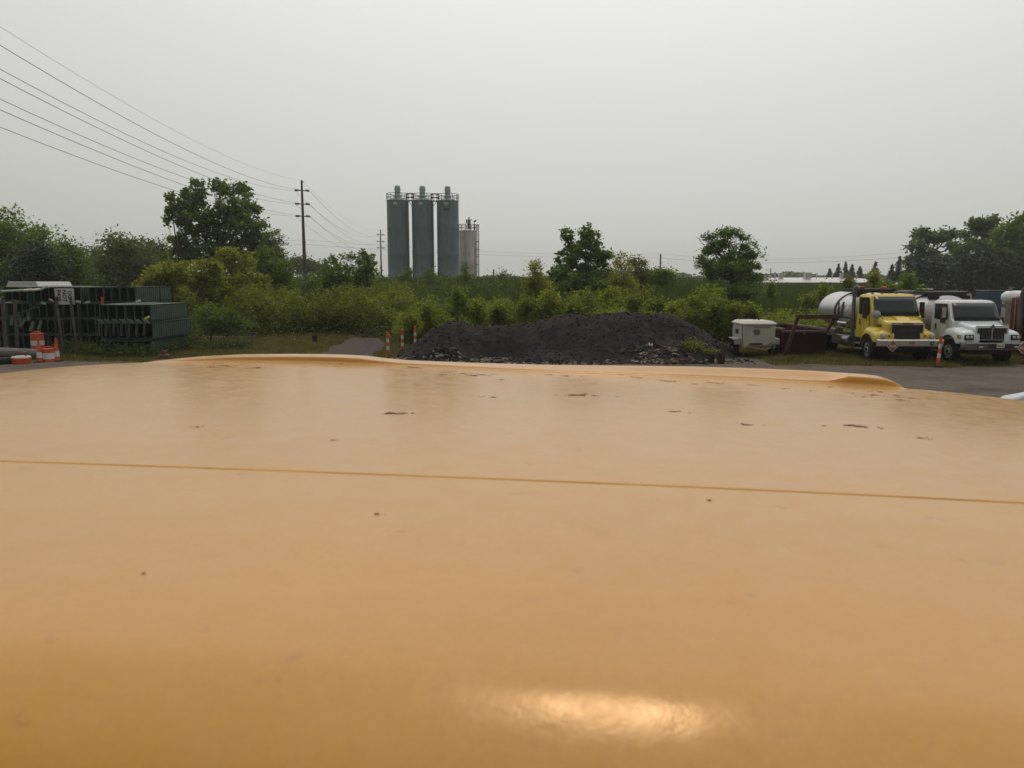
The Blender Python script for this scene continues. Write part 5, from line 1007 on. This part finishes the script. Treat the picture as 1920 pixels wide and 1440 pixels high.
for px, y0_, y1_, Y, lab in ((223, 536, 572, 37.0, "black pole in front of the top crates"), (195, 538, 570, 37.0, "thin black pole left of the other at the top crates"), (299, 533, 640, 38.6, "left one of two black poles rising behind the front stack"), (323, 533, 640, 38.6, "right one of two black poles rising behind the front stack")):
    c = P(px, y0_, Y); s = thing("black_pole", lab, "pole", (c.x, Y, 0), 0, "thin black poles at the crates"); b_ = MB(); b_.cyl((0, 0, 0), (0, 0, c.z), .04, .035, n=8); b_.build("pole", blackp, s); b_ = MB(); b_.lathe([(.05, c.z-.02), (.05, c.z+.02), (.01, c.z+.03)], n=8); b_.build("cap", blackp, s)

# ------------------------------------------------------------ DO NOT PASS sign on its side
YG = 34.6; sc_ = P(121, 556, YG); s = thing("road_sign", "white DO NOT PASS sign mounted sideways on two posts before the crates", "road sign", (sc_.x, YG, 0)); hw_, hh_ = 18*YG/F, 14.8*YG/F
b_ = MB(); b_.box((0, 0, sc_.z), (hw_*2, .02, hh_*2)); po = b_.build("sign_panel", mat("sign_white", (.50, .50, .52), .5, var=.12), s, bevel=.006)
for wd_t, x, z in (("DO", .235, .06), ("NOT", .0, .02), ("PASS", -.245, .04)): text("lettering", wd_t, .24, letter, po, (x, -.014, sc_.z+z), (R(90), R(90), 0), .002, bold=.008)
fm_ = MB()
for sx in (-1, 1): fm_.box((sx*(hw_-.02), -.012, sc_.z), (.008, .004, hh_*2-.05))
fm_.build("border", letter, po)
wp = mat("sign_post_wood", (.10, .085, .08), .9, var=.4, scale=4)
for (xa, xb) in ((-.35, -.16), (.30, .46)):
    b_ = MB(); b_.tube([(xb, -.10, -.1), (xa, -.075, sc_.z-.02)], .06, 8); b_.build("post", wp, s)
for px, y0_, Y, m_, lab in ((5, 562, 34.2, wp, "grey wooden post with red foot at the left edge"), (27, 562, 35.0, wp, "dark wooden post right of the leftmost post")):
    c = P(px, y0_, Y); s = thing("wooden_post", lab, "post", (c.x, Y, 0), 0); b_ = MB(); b_.tube([(-.05, 0, -.1), (0, 0, c.z)], .08, 8); b_.build("post", m_, s)
    if px == 5: b_ = MB(); b_.tube([(-.05, 0, .0), (-.03, 0, .45)], .09, 8); b_.build("foot", redl if False else mat("dull_pink", (.22, .09, .08), .7), s)
# white camper behind crates
YCm = 44.; c = P(66, 560, YCm); s = thing("camper_trailer", "white camper roof showing above the green crates", "camper", (c.x, YCm, 0), R(-14)); zt_ = P(66, 528, YCm).z
b_ = MB(); hl = 1.15; prof = [(-hl, .6), (-hl, zt_-.35), (-hl+.22, zt_), (hl-.22, zt_), (hl, zt_-.35), (hl, .6)]
b_.loft([[(x, y, z) for x, z in prof] for y in (-.8, 1.6)]); b_.build("camper_body", mat("camper_white", (.55, .54, .50), .45, var=.08), s, smooth=False, bevel=.02)
b_ = MB(); b_.box((.3, -.815, zt_-.9), (.7, .03, .4)); b_.build("window", glass, s)
for sx in (-1, 1): wheel(s, sx*.8, .2, .34, .2, sx)

# ------------------------------------------------------------ far parking: camper, blue container, tank, dark truck beds
def boxv(name, label, cat, px, py0, py1, wpx, Y, dep, m_, base=None, rz=0, bevel=.05):
    c = P(px, py0, Y); zb_ = P(px, py1, Y).z; g_ = H(c.x, Y); s = thing(name, label, cat, (c.x, Y, g_), rz); return s, wpx*Y/F, c.z-g_, zb_-g_
s, w_, zt_, zb_ = boxv("camper_trailer", "grey white camper with rounded end behind the two tanker trucks", "camper", 1800, 546, 566, 50, 70, 2.2, None)
b_ = MB(); b_.loft([[(x, y, z) for x, z in ((-w_/2, .5), (-w_/2, zt_-.1), (-w_/2+.15, zt_), (w_/2-.5, zt_), (w_/2-.15, zt_-.25), (w_/2, zt_-.9), (w_/2, .5))] for y in (0, 2.2)]); b_.build("camper_body", mat("camper_grey", (.42, .43, .42), .4, var=.1), s, bevel=.04)
for x in (-.7, .2, .75): b_ = MB(); b_.box((x, -.02, zt_-.55), (.4, .04, .35)); b_.build("window", glass, s, bevel=.02)
for sx in (-1, 1): wheel(s, sx*.6, .2, .36, .22, -1)
s, w_, zt_, zb_ = boxv("blue_container", "dark blue open bin standing right of the white truck's roof", "container", 1868, 545, 577, 28, 74, 2, None)
bl = mat("dark_blue", (.02, .065, .12), .5, var=.25); b_ = MB(); b_.loft([[(-w_/2+.25, 0, .1), (w_/2-.25, 0, .1), (w_/2-.25, 2, .1), (-w_/2+.25, 2, .1)], [(-w_/2, -.1, zt_), (w_/2, -.1, zt_), (w_/2, 2.1, zt_), (-w_/2, 2.1, zt_)]]); b_.build("bin_body", bl, s, bevel=.03)
b_ = MB(); b_.box((0, -.1, zt_+.04), (w_+.7, .12, .07)); b_.box((0, 2.1, zt_+.04), (w_+.3, .12, .07)); b_.build("rim", steel, s)
s, w_, zt_, zb_ = boxv("storage_tank", "white horizontal cylinder tank above the red truck at the right edge", "tank", 1912, 545, 568, 62, 62, 2, None)
b_ = MB(); r_t = (zt_-zb_)/2*1.05; zc_ = zt_-r_t; b_.lathe([(.05, -w_/2-.05), (r_t*.6, -w_/2+.05), (r_t*.92, -w_/2+.3), (r_t, -w_/2+.6), (r_t, w_/2), (.05, w_/2+.3)], (0, 0, zc_), 28, axis='x'); b_.build("tank_body", mat("clean_white", (.78, .79, .80), .35, var=.08), s)
b_ = MB(); b_.box((-.5, 0, zc_/2-.2), (.5, .8, zc_-.3)); b_.box((.8, 0, zc_/2-.2), (.5, .8, zc_-.3)); b_.build("saddle", steel, s)
b_ = MB(); b_.cyl((-.75, 0, zt_-.05), (-.75, 0, zt_+.28), .12, n=10); b_.box((-.6, 0, zt_+.25), (.3, .15, .08)); b_.build("valve", steel, s)
s, w_, zt_, zb_ = boxv("dump_bed", "long black box body behind the white truck's roof", "truck bed", 1772, 547, 558, 60, 46, 2, None)
b_ = MB(); b_.box((0, 1, zt_-.45), (w_, 2.2, .9)); b_.build("bed", blackp, s, bevel=.03)
b_ = MB()
for x in (-.7, .7): b_.box((x, 1, (zt_-.9)/2), (.3, 1.6, zt_-.9))
b_.build("support", blackp, s); b_ = MB(); b_.tube([(w_/2-.3, 0, zt_), (w_/2-.3, 0, zt_+.15)], .03, 6); b_.build("post", steel, s)
s, w_, zt_, zb_ = boxv("box_truck", "small truck cab with white top visor between the two tankers", "truck", 1738, 543, 560, 16, 52, 2, None)
b_ = MB(); b_.box((0, 1, zt_*.5+.1), (w_, 1.6, zt_-.2)); b_.build("cab", mat("cab_dark", (.08, .08, .08), .4), s, bevel=.08); b_ = MB(); b_.box((0, .8, zt_+.03), (w_+.15, 1.8, .07)); b_.build("visor", mat("clean_white", (.78, .79, .80)), s, bevel=.02)
b_ = MB(); b_.box((.05, .18, zt_-.35), (w_*.8, .03, .4)); b_.build("windshield", glass, s)
for sx in (-1, 1): wheel(s, sx*.25, .4, .4, .2, -1)
s, w_, zt_, zb_ = boxv("flatbed_load", "low grey box load right behind the yellow truck's roof", "cargo box", 1711, 546, 558, 22, 48, 2, None)
b_ = MB(); b_.box((0, .8, zt_/2), (w_, 1.6, zt_)); b_.build("box_body", mat("load_grey", (.10, .10, .10), .6, var=.3), s, bevel=.03); b_ = MB(); b_.box((.05, .8, zt_+.02), (w_*.75, 1.2, .05)); b_.build("lid", mat("camper_grey", (.42, .43, .42)), s)
# bright awning scrap left of the yellow sapling
s = thing("white_shelter", "small bright white canopy at the right end of the long building", "canopy", tuple(P(1696, 533, 120)), 0); s.location.z = H(s.location.x, 120); zt_ = P(1696, 527, 120).z-s.location.z
b_ = MB(); b_.loft([[(-.9, 0, zt_-.5), (.9, 0, zt_-.5), (.9, 2, zt_-.5), (-.9, 2, zt_-.5)], [(-.05, 1, zt_), (.05, 1, zt_), (.05, 1.1, zt_), (-.05, 1.1, zt_)]]); b_.build("canopy_roof", mat("clean_white", (.78, .79, .80)), s)
b_ = MB(); 
for x, y in ((-.85, .05), (.85, .05), (-.85, 1.95), (.85, 1.95)): b_.cyl((x, y, 0), (x, y, zt_-.5), .03, n=6)
b_.build("leg", steel, s)
# white vehicle nose at lower right
s = thing("white_car", "white car of which only a roof corner shows at the right edge", "car", (11.0, 13.6, 0), R(100)); 
zt_ = P(1915, 737, 12.6).z
b_ = MB(); prof = [(-2.2, .55, .8), (-2.15, .9, .84), (-1.2, 1.02, .86), (-.55, zt_-.10, .72), (-.2, zt_, .68), (1.0, zt_-.02, .68), (1.7, zt_-.35, .72), (2.1, 1.0, .82), (2.2, .55, .8)]
b_.loft([[(x, -hw_, .35), (x, -hw_, max(.36, z-.12)), (x, -hw_+.12, z), (x, hw_-.12, z), (x, hw_, max(.36, z-.12)), (x, hw_, .35)] for x, z, hw_ in prof]); b_.build("car_body", whi, s, bevel=.04)
b_ = MB(); b_.loft([[(x, -hw_, z0_), (x, hw_, z0_), (x, hw_, z1_), (x, -hw_, z1_)] for x, z0_, z1_, hw_ in ((-.9, 1.0, 1.02, .6), (-.45, 1.0, zt_-.2, .6), (1.2, 1.0, zt_-.2, .6), (1.7, 1.0, 1.05, .6))]); b_.build("window", glass, s)
for x in (-1.4, 1.4):
    for y in (-.78, .78): 
        w0 = MB(); w0.lathe([(.2, -.1), (.32, -.1), (.33, -.05), (.33, .05), (.32, .1), (.2, .1)], (x, y, .33), 20, axis='y'); w0.build("wheel", tyre, s)

# ------------------------------------------------------------ haze
hb = MB(); hb.box((0, 440, 10), (1500, 1000, 40)); ho = hb.build("haze", mat("haze_dummy", (1, 1, 1)), smooth=False); tag(ho, kind="stuff"); tag(ho, "thin pale smoky haze over the whole yard", "haze")
hm = bpy.data.materials.new("haze"); hm.use_nodes = True; n = hm.node_tree
for q in list(n.nodes):
    if q.type != 'OUTPUT_MATERIAL': n.nodes.remove(q)
pv = n.nodes.new("ShaderNodeVolumePrincipled"); pv.inputs["Density"].default_value = .0005; pv.inputs["Color"].default_value = (.9, .9, .88, 1); pv.inputs["Anisotropy"].default_value = .3
n.links.new(pv.outputs[0], n.nodes["Material Output"].inputs["Volume"]); ho.data.materials.clear(); ho.data.materials.append(hm)
SC.cycles.volume_bounces = 0
